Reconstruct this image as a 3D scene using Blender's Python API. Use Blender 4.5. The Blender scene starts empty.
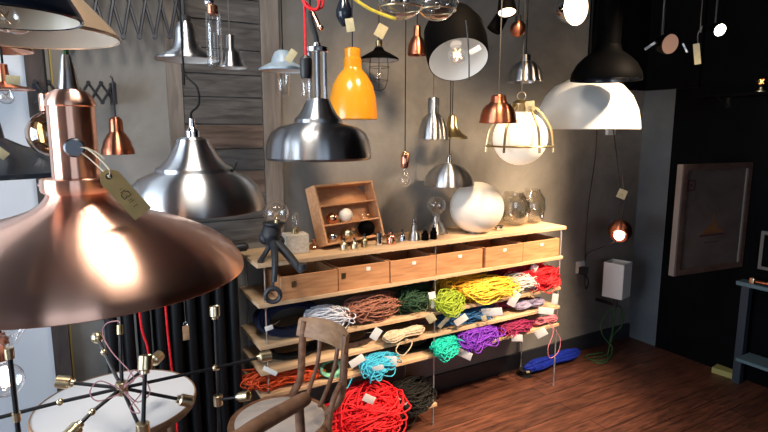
import bpy, bmesh, math, random
from mathutils import Vector, Matrix, Quaternion
random.seed(7)
PI = math.pi
C = bpy.context.scene.collection

# ------------------------------------------------------------------ camera frame
FPX = 540.0; EYE = 1.6
TH = math.atan(85/FPX); AZ = math.radians(60.2)
FW = Vector((math.cos(AZ)*math.cos(TH), math.sin(AZ)*math.cos(TH), -math.sin(TH)))
RT = Vector((math.sin(AZ), -math.cos(AZ), 0))
UP = RT.cross(FW)
CAM = Vector((0, 0, EYE))
def ray(x, y): return FW + RT*((x-384)/FPX) - UP*((y-216)/FPX)
def P(x, y, t): return CAM + ray(x, y)*t
def PY(x, y, Y): r = ray(x, y); return CAM + r*(Y/r.y)
def PX(x, y, X): r = ray(x, y); return CAM + r*(X/r.x)
def PZ(x, y, z): r = ray(x, y); return CAM + r*((z-EYE)/r.z)
BACK = 2.575; RIGHT = 3.69; LEFT = -2.4; FRONT = -3.2; CEIL = 2.95

# ------------------------------------------------------------------ materials
def newmat(name):
    m = bpy.data.materials.new(name); m.use_nodes = True
    nt = m.node_tree; b = nt.nodes['Principled BSDF']
    return m, nt, b
def plain(name, col, rough=.5, metal=0, noise=0, scale=20, bump=0, emit=None, es=0, spec=.5, coat=0):
    m, nt, b = newmat(name)
    b.inputs['Base Color'].default_value = (*col, 1)
    b.inputs['Roughness'].default_value = rough
    b.inputs['Metallic'].default_value = metal
    b.inputs['Specular IOR Level'].default_value = spec
    b.inputs['Coat Weight'].default_value = coat
    if emit: b.inputs['Emission Color'].default_value = (*emit, 1); b.inputs['Emission Strength'].default_value = es
    if noise or bump:
        tc = nt.nodes.new('ShaderNodeTexCoord'); n = nt.nodes.new('ShaderNodeTexNoise')
        n.inputs['Scale'].default_value = scale; n.inputs['Detail'].default_value = 6
        nt.links.new(tc.outputs['Object'], n.inputs['Vector'])
        if noise:
            r = nt.nodes.new('ShaderNodeValToRGB')
            r.color_ramp.elements[0].color = (*[c*(1-noise) for c in col], 1); r.color_ramp.elements[0].position = .3
            r.color_ramp.elements[1].color = (*[min(1, c*(1+noise)) for c in col], 1); r.color_ramp.elements[1].position = .7
            nt.links.new(n.outputs['Fac'], r.inputs['Fac']); nt.links.new(r.outputs['Color'], b.inputs['Base Color'])
        if bump:
            bp = nt.nodes.new('ShaderNodeBump'); bp.inputs['Strength'].default_value = bump; bp.inputs['Distance'].default_value = .01
            nt.links.new(n.outputs['Fac'], bp.inputs['Height']); nt.links.new(bp.outputs['Normal'], b.inputs['Normal'])
    return m
def metal(name, col, rough=.28, aniso=.75):
    m, nt, b = newmat(name)
    b.inputs['Base Color'].default_value = (*col, 1); b.inputs['Metallic'].default_value = 1
    b.inputs['Roughness'].default_value = rough; b.inputs['Anisotropic'].default_value = aniso; b.inputs['Anisotropic Rotation'].default_value = .25
    t = nt.nodes.new('ShaderNodeTangent'); t.direction_type = 'RADIAL'; t.axis = 'Z'
    nt.links.new(t.outputs['Tangent'], b.inputs['Tangent'])
    tc = nt.nodes.new('ShaderNodeTexCoord'); mp = nt.nodes.new('ShaderNodeMapping'); n = nt.nodes.new('ShaderNodeTexNoise')
    mp.inputs['Scale'].default_value = (2, 2, 60); n.inputs['Scale'].default_value = 4; n.inputs['Detail'].default_value = 3
    mr = nt.nodes.new('ShaderNodeMapRange'); mr.inputs['To Min'].default_value = rough*.98; mr.inputs['To Max'].default_value = rough*1.02
    nt.links.new(tc.outputs['Object'], mp.inputs['Vector']); nt.links.new(mp.outputs['Vector'], n.inputs['Vector'])
    nt.links.new(n.outputs['Fac'], mr.inputs['Value']); nt.links.new(mr.outputs['Result'], b.inputs['Roughness'])
    return m
def wood(name, c1, c2, rough=.5, scale=(1, 14, 14), plank=None):
    m, nt, b = newmat(name)
    tc = nt.nodes.new('ShaderNodeTexCoord'); mp = nt.nodes.new('ShaderNodeMapping'); n = nt.nodes.new('ShaderNodeTexNoise')
    mp.inputs['Scale'].default_value = scale; n.inputs['Scale'].default_value = 3; n.inputs['Detail'].default_value = 8; n.inputs['Distortion'].default_value = .6
    r = nt.nodes.new('ShaderNodeValToRGB')
    r.color_ramp.elements[0].color = (*c1, 1); r.color_ramp.elements[0].position = .32
    r.color_ramp.elements[1].color = (*c2, 1); r.color_ramp.elements[1].position = .68
    nt.links.new(tc.outputs['Object'], mp.inputs['Vector']); nt.links.new(mp.outputs['Vector'], n.inputs['Vector'])
    nt.links.new(n.outputs['Fac'], r.inputs['Fac'])
    out = r.outputs['Color']
    if plank:
        br = nt.nodes.new('ShaderNodeTexBrick'); br.inputs['Scale'].default_value = 1
        br.inputs['Brick Width'].default_value = plank[0]; br.inputs['Row Height'].default_value = plank[1]; br.inputs['Mortar Size'].default_value = .003
        br.inputs['Color1'].default_value = (.75, .75, .75, 1); br.inputs['Color2'].default_value = (1.15, 1.1, 1.05, 1); br.inputs['Mortar'].default_value = (.12, .1, .1, 1)
        br.inputs['Mortar Smooth'].default_value = .4
        nt.links.new(tc.outputs['Object'], br.inputs['Vector'])
        mx = nt.nodes.new('ShaderNodeMix'); mx.data_type = 'RGBA'; mx.blend_type = 'MULTIPLY'; mx.inputs['Factor'].default_value = 1
        nt.links.new(out, mx.inputs['A']); nt.links.new(br.outputs['Color'], mx.inputs['B']); out = mx.outputs['Result']
    nt.links.new(out, b.inputs['Base Color'])
    bp = nt.nodes.new('ShaderNodeBump'); bp.inputs['Strength'].default_value = .25; bp.inputs['Distance'].default_value = .004
    nt.links.new(n.outputs['Fac'], bp.inputs['Height']); nt.links.new(bp.outputs['Normal'], b.inputs['Normal'])
    b.inputs['Roughness'].default_value = rough
    return m
def glassmat(name, tint=(1, 1, 1), base=.06, power=3.0):
    m = bpy.data.materials.new(name); m.use_nodes = True; nt = m.node_tree; nt.nodes.clear()
    o = nt.nodes.new('ShaderNodeOutputMaterial'); t = nt.nodes.new('ShaderNodeBsdfTransparent'); g = nt.nodes.new('ShaderNodeBsdfGlossy')
    t.inputs['Color'].default_value = (*tint, 1); g.inputs['Roughness'].default_value = .03; g.inputs['Color'].default_value = (1, 1, 1, 1)
    lw = nt.nodes.new('ShaderNodeLayerWeight'); lw.inputs['Blend'].default_value = .5
    pw = nt.nodes.new('ShaderNodeMath'); pw.operation = 'POWER'; pw.inputs[1].default_value = power
    ad = nt.nodes.new('ShaderNodeMath'); ad.operation = 'ADD'; ad.inputs[1].default_value = base; ad.use_clamp = True
    mx = nt.nodes.new('ShaderNodeMixShader')
    nt.links.new(lw.outputs['Facing'], pw.inputs[0]); nt.links.new(pw.outputs[0], ad.inputs[0]); nt.links.new(ad.outputs[0], mx.inputs['Fac'])
    nt.links.new(t.outputs[0], mx.inputs[1]); nt.links.new(g.outputs[0], mx.inputs[2]); nt.links.new(mx.outputs[0], o.inputs['Surface'])
    return m
def emis(name, col, s): return plain(name, (.8, .8, .8), .4, emit=col, es=s)

M = {}
def plaster(name, ca, cb, scale=1.6):
    m, nt, b = newmat(name)
    tc = nt.nodes.new('ShaderNodeTexCoord')
    n1 = nt.nodes.new('ShaderNodeTexNoise'); n1.inputs['Scale'].default_value = scale; n1.inputs['Detail'].default_value = 9; n1.inputs['Roughness'].default_value = .65; n1.inputs['Distortion'].default_value = .4
    n2 = nt.nodes.new('ShaderNodeTexNoise'); n2.inputs['Scale'].default_value = 38; n2.inputs['Detail'].default_value = 4
    r = nt.nodes.new('ShaderNodeValToRGB')
    r.color_ramp.elements[0].color = (*ca, 1); r.color_ramp.elements[0].position = .33
    r.color_ramp.elements[1].color = (*cb, 1); r.color_ramp.elements[1].position = .66
    nt.links.new(tc.outputs['Object'], n1.inputs['Vector']); nt.links.new(tc.outputs['Object'], n2.inputs['Vector'])
    nt.links.new(n1.outputs['Fac'], r.inputs['Fac']); nt.links.new(r.outputs['Color'], b.inputs['Base Color'])
    bp = nt.nodes.new('ShaderNodeBump'); bp.inputs['Strength'].default_value = .2; bp.inputs['Distance'].default_value = .003
    nt.links.new(n2.outputs['Fac'], bp.inputs['Height']); nt.links.new(bp.outputs['Normal'], b.inputs['Normal'])
    b.inputs['Roughness'].default_value = .75
    return m
M['plaster'] = plaster('grey_plaster', (.135, .128, .12), (.29, .278, .262))
M['plaster_side'] = plaster('blue_grey_plaster', (.085, .105, .125), (.13, .155, .18), 2.5)
M['white_wall'] = plain('white_painted_wall', (.60, .63, .68), .6, noise=.04, scale=3)
M['black_wall'] = plain('black_painted_wall', (.0025, .0028, .0035), .9, noise=.3, scale=6, spec=.06)
M['ceiling'] = plain('dark_ceiling', (.03, .03, .035), .8, noise=.2, scale=4)
M['skirting'] = plain('black_skirting', (.02, .022, .03), .5, noise=.2, scale=9)
M['floor'] = wood('red_brown_floorboards', (.055, .021, .014), (.165, .064, .040), .42, (2, 16, 16), plank=(1.6, .11))
M['shelf_wood'] = wood('pale_plywood', (.54, .36, .21), (.68, .49, .31), .5, (2, 18, 18))
M['drawer_wood'] = wood('orange_wood', (.42, .19, .085), (.60, .31, .15), .5, (2, 16, 16))
M['box_wood'] = wood('honey_wood', (.48, .23, .11), (.62, .34, .18), .5, (3, 18, 18))
M['chair_wood'] = wood('bentwood', (.15, .07, .04), (.28, .15, .09), .42, (6, 6, 10))
M['chair_pale'] = wood('worn_wood', (.25, .135, .07), (.40, .235, .13), .5, (6, 6, 14))
M['plank_a'] = wood('weathered_plank', (.05, .046, .045), (.135, .125, .12), .8, (2, 8, 16))
M['plank_b'] = wood('weathered_brown_plank', (.075, .05, .038), (.19, .135, .105), .8, (2, 8, 16))
M['board'] = wood('grey_brown_board', (.15, .128, .11), (.25, .215, .19), .75, (14, 14, 1.5))
M['dark_wood'] = wood('dark_post_wood', (.03, .022, .02), (.07, .05, .045), .6, (10, 10, 2))
M['copper'] = metal('brushed_copper', (.95, .57, .43), .32, 1)
M['copper_dark'] = metal('dark_copper', (.58, .21, .12), .33, .9)
M['copper_s'] = metal('polished_copper', (.80, .38, .24), .2, .2)
M['steel'] = metal('brushed_steel', (.52, .53, .55), .36, 1)
M['steel_dark'] = metal('smoked_steel', (.36, .37, .39), .32, .97)
M['chrome'] = metal('chrome', (.75, .76, .78), .10, .1)
M['knob'] = metal('blackened_steel', (.12, .125, .14), .4, 0)
M['brass'] = metal('brass', (.80, .68, .44), .28, .3)
M['brass_old'] = metal('old_brass', (.50, .40, .22), .3, .2)
M['black'] = plain('black_metal', (.012, .012, .015), .38)
M['black_gloss'] = plain('glossy_dark_enamel', (.012, .018, .030), .18, coat=.3)
M['black_matt'] = plain('matt_black_enamel', (.0012, .0012, .0014), .6, spec=.03)
M['black_plastic'] = plain('black_plastic', (.015, .015, .017), .45)
M['iron'] = plain('painted_cast_iron', (.02, .023, .03), .5, noise=.35, scale=40, bump=.2)
M['radiator'] = plain('black_radiator_enamel', (.004, .005, .007), .5, spec=.25)
M['orange'] = plain('orange_enamel', (.80, .33, .02), .22, coat=.5)
M['blue_enamel'] = plain('pale_blue_enamel', (.34, .44, .54), .4, noise=.15, scale=30)
M['white_enamel'] = plain('white_enamel', (.80, .79, .76), .35)
M['cream'] = plain('cream_enamel', (.82, .74, .58), .35)
M['peach'] = plain('peach_gold_enamel', (.90, .66, .44), .22, metal=.3, coat=.4)
M['peach_in'] = plain('peach_lining', (.78, .64, .49), .4)
M['jar'] = glassmat('thick_clear_glass', (.95, .95, .93), .12, 2.2)
M['opal'] = plain('opal_glass', (.86, .82, .75), .45)
M['opal_lit'] = plain('lit_opal_glass', (.9, .85, .76), .3, emit=(1, .80, .56), es=.55)
M['grey_shade'] = plain('white_cube_shade', (.78, .79, .78), .6)
M['glass'] = glassmat('clear_glass', base=.08, power=2.6)
M['amber'] = glassmat('amber_glass', (.75, .52, .30), .10)
M['smoke_glass'] = glassmat('smoked_glass', (.35, .38, .42), .08)
M['green_glass'] = glassmat('greenish_glass', (.80, .90, .86), .10, 2.4)
M['filament'] = plain('filament', (.5, .35, .2), .4, metal=1)
M['glow'] = emis('glowing_filament', (1, .55, .22), 6)
M['lit_white'] = emis('lit_lamp_face', (1, .92, .80), 14)
M['lit_warm'] = emis('lit_warm_bulb', (1, .72, .48), 5)
M['lit_dim'] = plain('dim_lamp_face', (.35, .2, .15), .4, emit=(1, .55, .36), es=.22)
M['paper'] = plain('white_paper', (.82, .81, .78), .8, noise=.05, scale=40)
M['manila'] = plain('manila_card', (.74, .49, .19), .7, noise=.08, scale=60)
M['ytag'] = plain('yellow_tag_card', (.52, .46, .28), .8, noise=.08, scale=60)
M['ink'] = plain('dark_ink', (.05, .03, .02), .7)
M['string'] = plain('string', (.55, .48, .36), .9)
M['concrete'] = plain('pale_concrete', (.50, .47, .42), .85, noise=.15, scale=60, bump=.3)
M['seat_pad'] = plain('grey_white_seat_pad', (.50, .47, .46), .7, noise=.06, scale=30)
M['table_white'] = plain('white_tabletop', (.78, .78, .80), .45)
M['bluegrey'] = plain('blue_grey_board', (.09, .15, .18), .6)
M['navy_table'] = plain('navy_metal', (.02, .03, .045), .5)
M['olive'] = plain('olive_card', (.32, .30, .10), .7)
M['poster'] = wood('poster_ground', (.075, .05, .042), (.11, .078, .066), .8, (1, 12, 3))
M['poster_frame'] = wood('poster_frame_wood', (.065, .03, .022), (.11, .06, .045), .6, (3, 10, 10))
M['poster_edge'] = plain('pale_frame_edge', (.16, .14, .13), .8)
M['poster_orange'] = plain('poster_orange', (.20, .07, .02), .8)
M['poster_red'] = plain('poster_dark_red', (.07, .015, .012), .8)
def cordmat(name, c, rough=.7): return plain(name, c, rough, noise=.3, scale=70, spec=.2)
CM = {k: cordmat('cord_'+k, v) for k, v in dict(
    navy=(.008, .012, .035), white=(.62, .66, .75), brown=(.30, .13, .09), green=(.03, .075, .04), lime=(.26, .36, .03),
    gold=(.72, .36, .03), yellow=(.85, .55, .06), pale=(.70, .66, .64), red=(.75, .02, .03), crimson=(.45, .03, .06), cream=(.55, .45, .33),
    blue=(.03, .13, .32), lilac=(.42, .38, .55), darkbrown=(.06, .035, .03), sky=(.05, .42, .62), teal=(.01, .45, .36),
    purple=(.16, .03, .42), maroon=(.25, .02, .08), pink=(.62, .20, .25), orange=(.70, .10, .03), black=(.01, .01, .01),
    royal=(.01, .03, .35), fgreen=(.04, .10, .04), wine=(.35, .05, .12), mauve=(.40, .20, .22), greenlight=(.2, .5, .35), grey=(.10, .095, .09)).items()}

# ------------------------------------------------------------------ object helpers
XF = {}
def obj(name, bm, mat, parent=None, smooth=True, angle=35, world=True):
    """link a bmesh as ONE mesh object; geometry is given in world space unless world=False"""
    me = bpy.data.meshes.new(name)
    if parent is not None and world: bm.transform(XF[root_of(parent).name].inverted())
    bmesh.ops.recalc_face_normals(bm, faces=bm.faces[:]) if len(bm.faces) else None
    bm.to_mesh(me); bm.free()
    if smooth:
        me.polygons.foreach_set('use_smooth', [True]*len(me.polygons))
        me.set_sharp_from_angle(angle=math.radians(angle))
    for m in (mat if isinstance(mat, (list, tuple)) else [mat]): me.materials.append(m)
    o = bpy.data.objects.new(name, me); C.objects.link(o)
    if parent is not None: o.parent = parent
    return o
def root_of(o):
    while o.parent is not None: o = o.parent
    return o
def tagp(o, label, cat, group=None):
    o['label'] = label; o['category'] = cat
    if group: o['group'] = group
    return o
def thing(name, label, cat, loc=(0, 0, 0), rot=None, group=None):
    o = bpy.data.objects.new(name, None); C.objects.link(o); o.empty_display_size = .05
    m = Matrix.Translation(loc)
    if rot is not None: m = m @ rot.to_matrix().to_4x4()
    o.matrix_world = m
    o.location = loc
    if rot is not None: o.rotation_mode = 'QUATERNION'; o.rotation_quaternion = rot
    XF[o.name] = m
    return tagp(o, label, cat, group)
def struct(name, bm, mat, **k):
    o = obj(name, bm, mat, **k); o['kind'] = 'structure'; return o
def BM(): return bmesh.new()
def aim(d, roll_up=(0, 0, 1)):
    return Vector(d).to_track_quat('-Z', 'Y')

def box(bm, c, s, q=None, bev=0):
    r = bmesh.ops.create_cube(bm, size=1)['verts']
    m = Matrix.Translation(c) @ (q.to_matrix().to_4x4() if q else Matrix()) @ Matrix.Diagonal((*s, 1))
    bmesh.ops.transform(bm, matrix=m, verts=r)
    if bev:
        es = {e for v in r for e in v.link_edges}
        bmesh.ops.bevel(bm, geom=list(es), offset=bev, segments=2, affect='EDGES', profile=.6)
    return bm
def lathe(bm, prof, c=(0, 0, 0), q=None, seg=48, m0=0):
    """prof: (r, z) list revolved about the local Z axis"""
    mat = Matrix.Translation(c) @ (q.to_matrix().to_4x4() if q else Matrix())
    rings = []
    for r, z in prof:
        if r < 1e-5: rings.append([bm.verts.new(mat @ Vector((0, 0, z)))])
        else: rings.append([bm.verts.new(mat @ Vector((r*math.cos(2*PI*k/seg), r*math.sin(2*PI*k/seg), z))) for k in range(seg)])
    for a, b in zip(rings, rings[1:]):
        for k in range(seg):
            l = (k+1) % seg
            if len(a) == 1 and len(b) == 1: continue
            if len(a) == 1: f = bm.faces.new((a[0], b[k], b[l]))
            elif len(b) == 1: f = bm.faces.new((a[k], b[0], a[l]))
            else: f = bm.faces.new((a[k], b[k], b[l], a[l]))
            f.material_index = m0
    return bm
def catmull(pts, n=6, closed=False):
    pts = [Vector(p) for p in pts]
    if len(pts) < 3 and not closed: return pts
    out = []; N = len(pts)
    rng = range(N) if closed else range(N-1)
    for i in rng:
        if closed: p0, p1, p2, p3 = pts[i-1], pts[i], pts[(i+1) % N], pts[(i+2) % N]
        else: p0, p1, p2, p3 = pts[max(0, i-1)], pts[i], pts[i+1], pts[min(N-1, i+2)]
        for k in range(n):
            t = k/n
            out.append(.5*((2*p1)+(-p0+p2)*t+(2*p0-5*p1+4*p2-p3)*t*t+(-p0+3*p1-3*p2+p3)*t**3))
    if not closed: out.append(pts[-1])
    return out
def tube(bm, pts, r, seg=8, smooth=0, closed=False, caps=True):
    """r may be a number or a list matching the final points"""
    if smooth:
        if isinstance(r, (list, tuple)):
            rr = catmull([Vector((a, 0, 0)) for a in r], smooth, closed); r = [max(1e-4, a.x) for a in rr]
        pts = catmull(pts, smooth, closed)
    pts = [Vector(p) for p in pts]; N = len(pts)
    rad = r if isinstance(r, (list, tuple)) else [r]*N
    rings = []; prev = None
    for i, p in enumerate(pts):
        if closed: t = pts[(i+1) % N]-pts[i-1]
        else: t = pts[min(N-1, i+1)]-pts[max(0, i-1)]
        if t.length < 1e-9: t = Vector((0, 0, 1))
        t.normalize()
        if prev is None:
            a = Vector((0, 0, 1)) if abs(t.z) < .9 else Vector((1, 0, 0)); n = (a-t*a.dot(t)).normalized()
        else:
            n = prev-t*prev.dot(t)
            n = n.normalized() if n.length > 1e-6 else t.orthogonal().normalized()
        prev = n; b = t.cross(n)
        rings.append([bm.verts.new(p+(n*math.cos(2*PI*k/seg)+b*math.sin(2*PI*k/seg))*rad[i]) for k in range(seg)])
    for i in range(N if closed else N-1):
        a, b = rings[i], rings[(i+1) % N]
        for k in range(seg): bm.faces.new((a[k], a[(k+1) % seg], b[(k+1) % seg], b[k]))
    if caps and not closed:
        bm.faces.new(rings[0]); bm.faces.new(rings[-1][::-1])
    return bm
def sphere(bm, c, r, seg=24, sc=(1, 1, 1), q=None):
    v = bmesh.ops.create_uvsphere(bm, u_segments=seg, v_segments=max(8, seg//2), radius=r)['verts']
    m = Matrix.Translation(c) @ (q.to_matrix().to_4x4() if q else Matrix()) @ Matrix.Diagonal((*sc, 1))
    bmesh.ops.transform(bm, matrix=m, verts=v); return bm
def cylprof(r, z0, z1, b=0):
    b = b or min(r, abs(z1-z0))*.12
    return [(0, z1), (r-b, z1), (r, z1-b), (r, z0+b), (r-b, z0), (0, z0)]
def ellring(bm, c, R, r, q=None, seg=40, ts=6):
    m = q.to_matrix() if q else Matrix.Identity(3)
    return tube(bm, [Vector(c)+m @ Vector((R*math.cos(2*PI*k/seg), R*math.sin(2*PI*k/seg), 0)) for k in range(seg)], r, ts, closed=True)

# quaternion of a board that faces the camera at p, turned by yaw and spun in its own plane
def facing(p, yaw=0, spin=0, pitch=0):
    d = (CAM-Vector(p)); d.z = 0; d.normalize()
    q = Quaternion((0, 0, 1), math.atan2(d.y, d.x)+PI/2)          # local -Y looks at the viewer
    return q @ Quaternion((0, 0, 1), yaw) @ Quaternion((1, 0, 0), pitch) @ Quaternion((0, 1, 0), -spin)
def paper_tag(parent, p, w, h, mat, spin=0, yaw=0, tie=None, marks=False, name='paper_tag', pitch=0):
    p = Vector(p); q = facing(p, yaw, spin, pitch)
    bm = BM(); box(bm, p, (w, .0012, h), q, .0004)
    t = obj(name, bm, mat, parent)
    if tie is not None:
        s = BM(); a = p+q @ Vector((0, -.001, h*.40)); tie = Vector(tie)
        tube(s, [a, (a+tie)/2+Vector((.003, 0, -.004)), tie], .0009, 5, 4); obj('string', s, M['string'], t)
    if marks:
        k = BM(); f = q @ Vector((0, -.0012, 0)); X = q @ Vector((1, 0, 0)); Z = q @ Vector((0, 0, 1))
        for i in range(3): box(k, p+f-Z*h*(.05+.13*i), (w*.45, .0006, h*.022), q)
        obj('writing', k, M['ink'], t)
    return t

# ------------------------------------------------------------------ lamp pieces
def bulb_prof(R, kind='globe'):
    if kind == 'globe':
        a = [(R*.36, R*1.45), (R*.38, R*1.2)]
        return a+[(R*math.sin(t), R*math.cos(t)) for t in [.45+.27*k for k in range(10)]]+[(0, -R)]
    if kind == 'pear':
        return [(R*.38, R*2.0), (R*.40, R*1.7), (R*.62, R*1.2), (R*.9, R*.55), (R, 0), (R*.88, -R*.5), (R*.5, -R*.88), (0, -R)]
    return [(R*.5, R*3.2), (R*.8, R*2.8), (R, R*2), (R, -R*.6), (R*.7, -R*1.1), (R*.2, -R*1.3), (0, -R*1.3)]   # tube
def bulb(parent, c, R, kind='globe', mat=None, q=None, fil=True, lit=False, name='bulb'):
    bm = BM(); lathe(bm, bulb_prof(R, kind), c, q, 20); b = obj(name, bm, mat or M['glass'], parent)
    if fil:
        f = BM(); m = q.to_matrix() if q else Matrix.Identity(3)
        pts = [Vector((R*.42*math.cos(2.4*k), R*.42*math.sin(2.4*k), R*(.55 if k % 2 else -.35))) for k in range(9)]
        tube(f, [Vector(c)+m @ p for p in pts], R*.03+.0003, 4); obj('filament', f, M['glow'] if lit else M['filament'], b)
    return b
def shell(parent, name, prof, mat, inner, c=(0, 0, 0), q=None, th=.003, seg=64, lining='lining'):
    """a thin open-bottomed shade: outside, a turned rim, and the inside as a lining of its own colour"""
    bm = BM(); r, z = prof[-1]
    lathe(bm, list(prof)+[(r-th*.5, z-th*.4), (r-th, z+th*.2)], c, q, seg); s = obj(name, bm, mat, parent, world=False)
    ip = [(max(0, rr-th), zz-th*.7) for rr, zz in prof[:-1] if rr > th]+[(r-th, z+th*.2)]
    if ip[0][0] > 0: ip = [(0, ip[0][1])]+ip
    bm = BM(); lathe(bm, ip, c, q, seg); obj(lining, bm, inner, parent, world=False)
    return s
def pendant(name, label, cx, ry, depth, prof, mat, inner=None, cap=None, cord='black', socket=True, bulbR=0, lit=False, th=.003, seg=64,
            group=None, cordpts=None, bulbkind='globe', neck=0, cat='pendant lamp', rot=None):
    """prof: px (radius, y) down to the rim, whose centre stands at (cx, ry) and 'depth' metres from the viewer"""
    s = depth/FPX; L = P(cx, ry, depth)
    t = thing(name, label, cat, L, rot, group)
    pr = [(r*s, (ry-y)*s) for r, y in prof]
    split = neck
    if split:
        bm = BM(); lathe(bm, pr[:split]+[(0, pr[split-1][1])], seg=40); obj('cap', bm, cap or mat, t, world=False)
        pr = pr[split-1:]
    shell(t, 'shade', pr, mat, inner or M['white_enamel'], th=th, seg=seg)
    top = (ry-prof[0][1])*s
    Rr = pr[-1][0]
    if socket:
        zz = pr[0][1]-.002
        bm = BM(); lathe(bm, cylprof(max(.012, min(.02, Rr*.2)), zz-.05 if Rr > .07 else zz-.03, zz)); obj('socket', bm, M['black_plastic'], t, world=False)
        if bulbR: bulb(t, Vector(L)+Vector((0, 0, zz-.05-bulbR*1.3)), bulbR, bulbkind, lit=lit)
    if cord:
        bm = BM()
        if cordpts: tube(bm, [Vector((0, 0, top-.002))+Vector(L)]+[Vector(p) for p in cordpts], .0028, 6, 6); obj('cord', bm, CM.get(cord) or M['steel'], t)
        elif rot is None: tube(bm, [L+Vector((0, 0, top-.002)), (L.x, L.y, CEIL-.001)], .0028 if cord != 'rod' else .004, 6); obj('cord' if cord != 'rod' else 'rod', bm, CM.get(cord) or M['steel'], t)
    return t

# ================================================================== ROOM
T = .12
b = BM(); box(b, ((LEFT+RIGHT)/2, (FRONT+BACK)/2, -.05), (RIGHT-LEFT+.3, BACK-FRONT+.3, .1)); struct('floor', b, M['floor'], smooth=False)
b = BM(); box(b, ((LEFT+RIGHT)/2, (FRONT+BACK)/2, CEIL+.05), (RIGHT-LEFT+.3, BACK-FRONT+.3, .1)); struct('ceiling', b, M['ceiling'], smooth=False)
DX = -.135       # the white door leaf ends here, then the dark post
b = BM(); box(b, ((DX+RIGHT+T)/2, BACK+T/2, CEIL/2), (RIGHT+T-DX, T, CEIL)); struct('wall_back', b, M['plaster'], smooth=False)
b = BM(); box(b, ((LEFT+DX)/2, BACK+T/2, CEIL/2), (DX-LEFT, T, CEIL)); struct('wall_back_left', b, M['white_wall'], smooth=False)
b = BM(); box(b, (RIGHT+T/2, (BACK+2.335)/2, CEIL/2), (T, BACK-2.335, CEIL)); struct('wall_right_return', b, M['plaster_side'], smooth=False)
b = BM(); box(b, (RIGHT+T/2-.002, (2.335+FRONT)/2, CEIL/2), (T+.004, 2.335-FRONT, CEIL)); struct('wall_right', b, M['black_wall'], smooth=False)
b = BM(); zb_ = PX(655, 90, RIGHT-.03).z; box(b, (RIGHT-.015, 2.335+.03, (CEIL+zb_)/2), (.03, .40, CEIL-zb_)); struct('trim_1', b, M['black_wall'], smooth=False)
b = BM(); box(b, ((3.05+RIGHT-.03)/2, BACK-.012, (CEIL+zb_)/2), (RIGHT-.03-3.05, .024, CEIL-zb_)); struct('trim_6', b, M['black_wall'], smooth=False)
# left wall with an assumed tall window, front wall with an assumed shop window
def wall_with_hole(name, axis, at, a0, a1, h0, h1, z0, z1, mat):
    bm = BM()
    def bb(u0, u1, v0, v1):
        if axis == 'x': box(bm, (at, (u0+u1)/2, (v0+v1)/2), (T, u1-u0, v1-v0))
        else: box(bm, ((u0+u1)/2, at, (v0+v1)/2), (u1-u0, T, v1-v0))
    bb(a0, h0, 0, CEIL); bb(h1, a1, 0, CEIL); bb(h0, h1, 0, z0); bb(h0, h1, z1, CEIL)
    return struct(name, bm, mat, smooth=False)
wall_with_hole('wall_left', 'x', LEFT-T/2, FRONT, BACK, .1, 2.2, .45, 2.6, M['white_wall'])
wall_with_hole('wall_front', 'y', FRONT-T/2, LEFT, RIGHT, -1.9, .5, .5, 2.5, M['white_wall'])
def window(n, axis, at, h0, h1, z0, z1, bars):
    bm = BM(); w = .05
    def bb(u0, u1, v0, v1, d=.07):
        if axis == 'x': box(bm, (at, (u0+u1)/2, (v0+v1)/2), (d, u1-u0, v1-v0))
        else: box(bm, ((u0+u1)/2, at, (v0+v1)/2), (u1-u0, d, v1-v0))
    bb(h0, h0+w, z0, z1); bb(h1-w, h1, z0, z1); bb(h0, h1, z0, z0+w); bb(h0, h1, z1-w, z1)
    for k in range(1, bars): u = h0+(h1-h0)*k/bars; bb(u-w/2, u+w/2, z0, z1)
    o = struct('window_%d' % n, bm, M['dark_wood'], smooth=False)
    g = BM()
    if axis == 'x': box(g, (at, (h0+h1)/2, (z0+z1)/2), (.005, h1-h0, z1-z0))
    else: box(g, ((h0+h1)/2, at, (z0+z1)/2), (h1-h0, .005, z1-z0))
    obj('pane', g, M['glass'], o, smooth=False, world=False)
window(1, 'x', LEFT-.06, .1, 2.2, .45, 2.6, 3)  # assumed side window for the cool daylight, out of view
window(2, 'y', FRONT-.06, -1.9, .5, .5, 2.5, 2)  # assumed shop window behind the viewer

# skirting
b = BM(); box(b, ((.9+RIGHT)/2, BACK-.008, .055), (RIGHT-.9, .016, .11)); struct('baseboard_back', b, M['skirting'], smooth=False)
# dark door post with a thin yellow flex beside it
b = BM(); box(b, (-.105, BACK-.02, CEIL/2), (.06, .04, CEIL)); struct('trim_2', b, M['dark_wood'], smooth=False)
# boards on the back wall
x0, x1 = PY(165, 60, BACK).x, PY(180, 60, BACK).x
b = BM(); box(b, ((x0+x1)/2, BACK-.01, 1.85), (x1-x0, .02, 2.0)); struct('trim_3', b, M['board'], smooth=False)
x2, x3 = PY(262, 60, BACK-.03).x, PY(280, 60, BACK-.03).x
b = BM(); box(b, ((x2+x3)/2, BACK-.015, 2.0), (x3-x2, .03, 1.90), bev=.002)
for z in (1.85, 1.5, 2.3):
    for dx in (-.02, .02): lathe(b, cylprof(.004, -.002, .002), ((x2+x3)/2+dx, BACK-.031, z), Quaternion((1, 0, 0), PI/2), 8)
struct('trim_4', b, M['board'], smooth=False)
b = BM(); b2 = BM(); z = 1.08; k = 0
while z < CEIL-.06:
    h = .102+.01*((k*37) % 3)
    box((b2 if k in (2, 4) else b), ((x1+x2)/2, BACK-.009-.003*(k % 2), z+h/2), (x2-x1-.006, .018, h-.006), Quaternion((0, 1, 0), .004*((k % 3)-1)), .001)
    z += h; k += 1
pl = struct('trim_5', b, M['plank_a'], smooth=False); obj('brown_planks', b2, M['plank_b'], pl, smooth=False, world=False)

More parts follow.
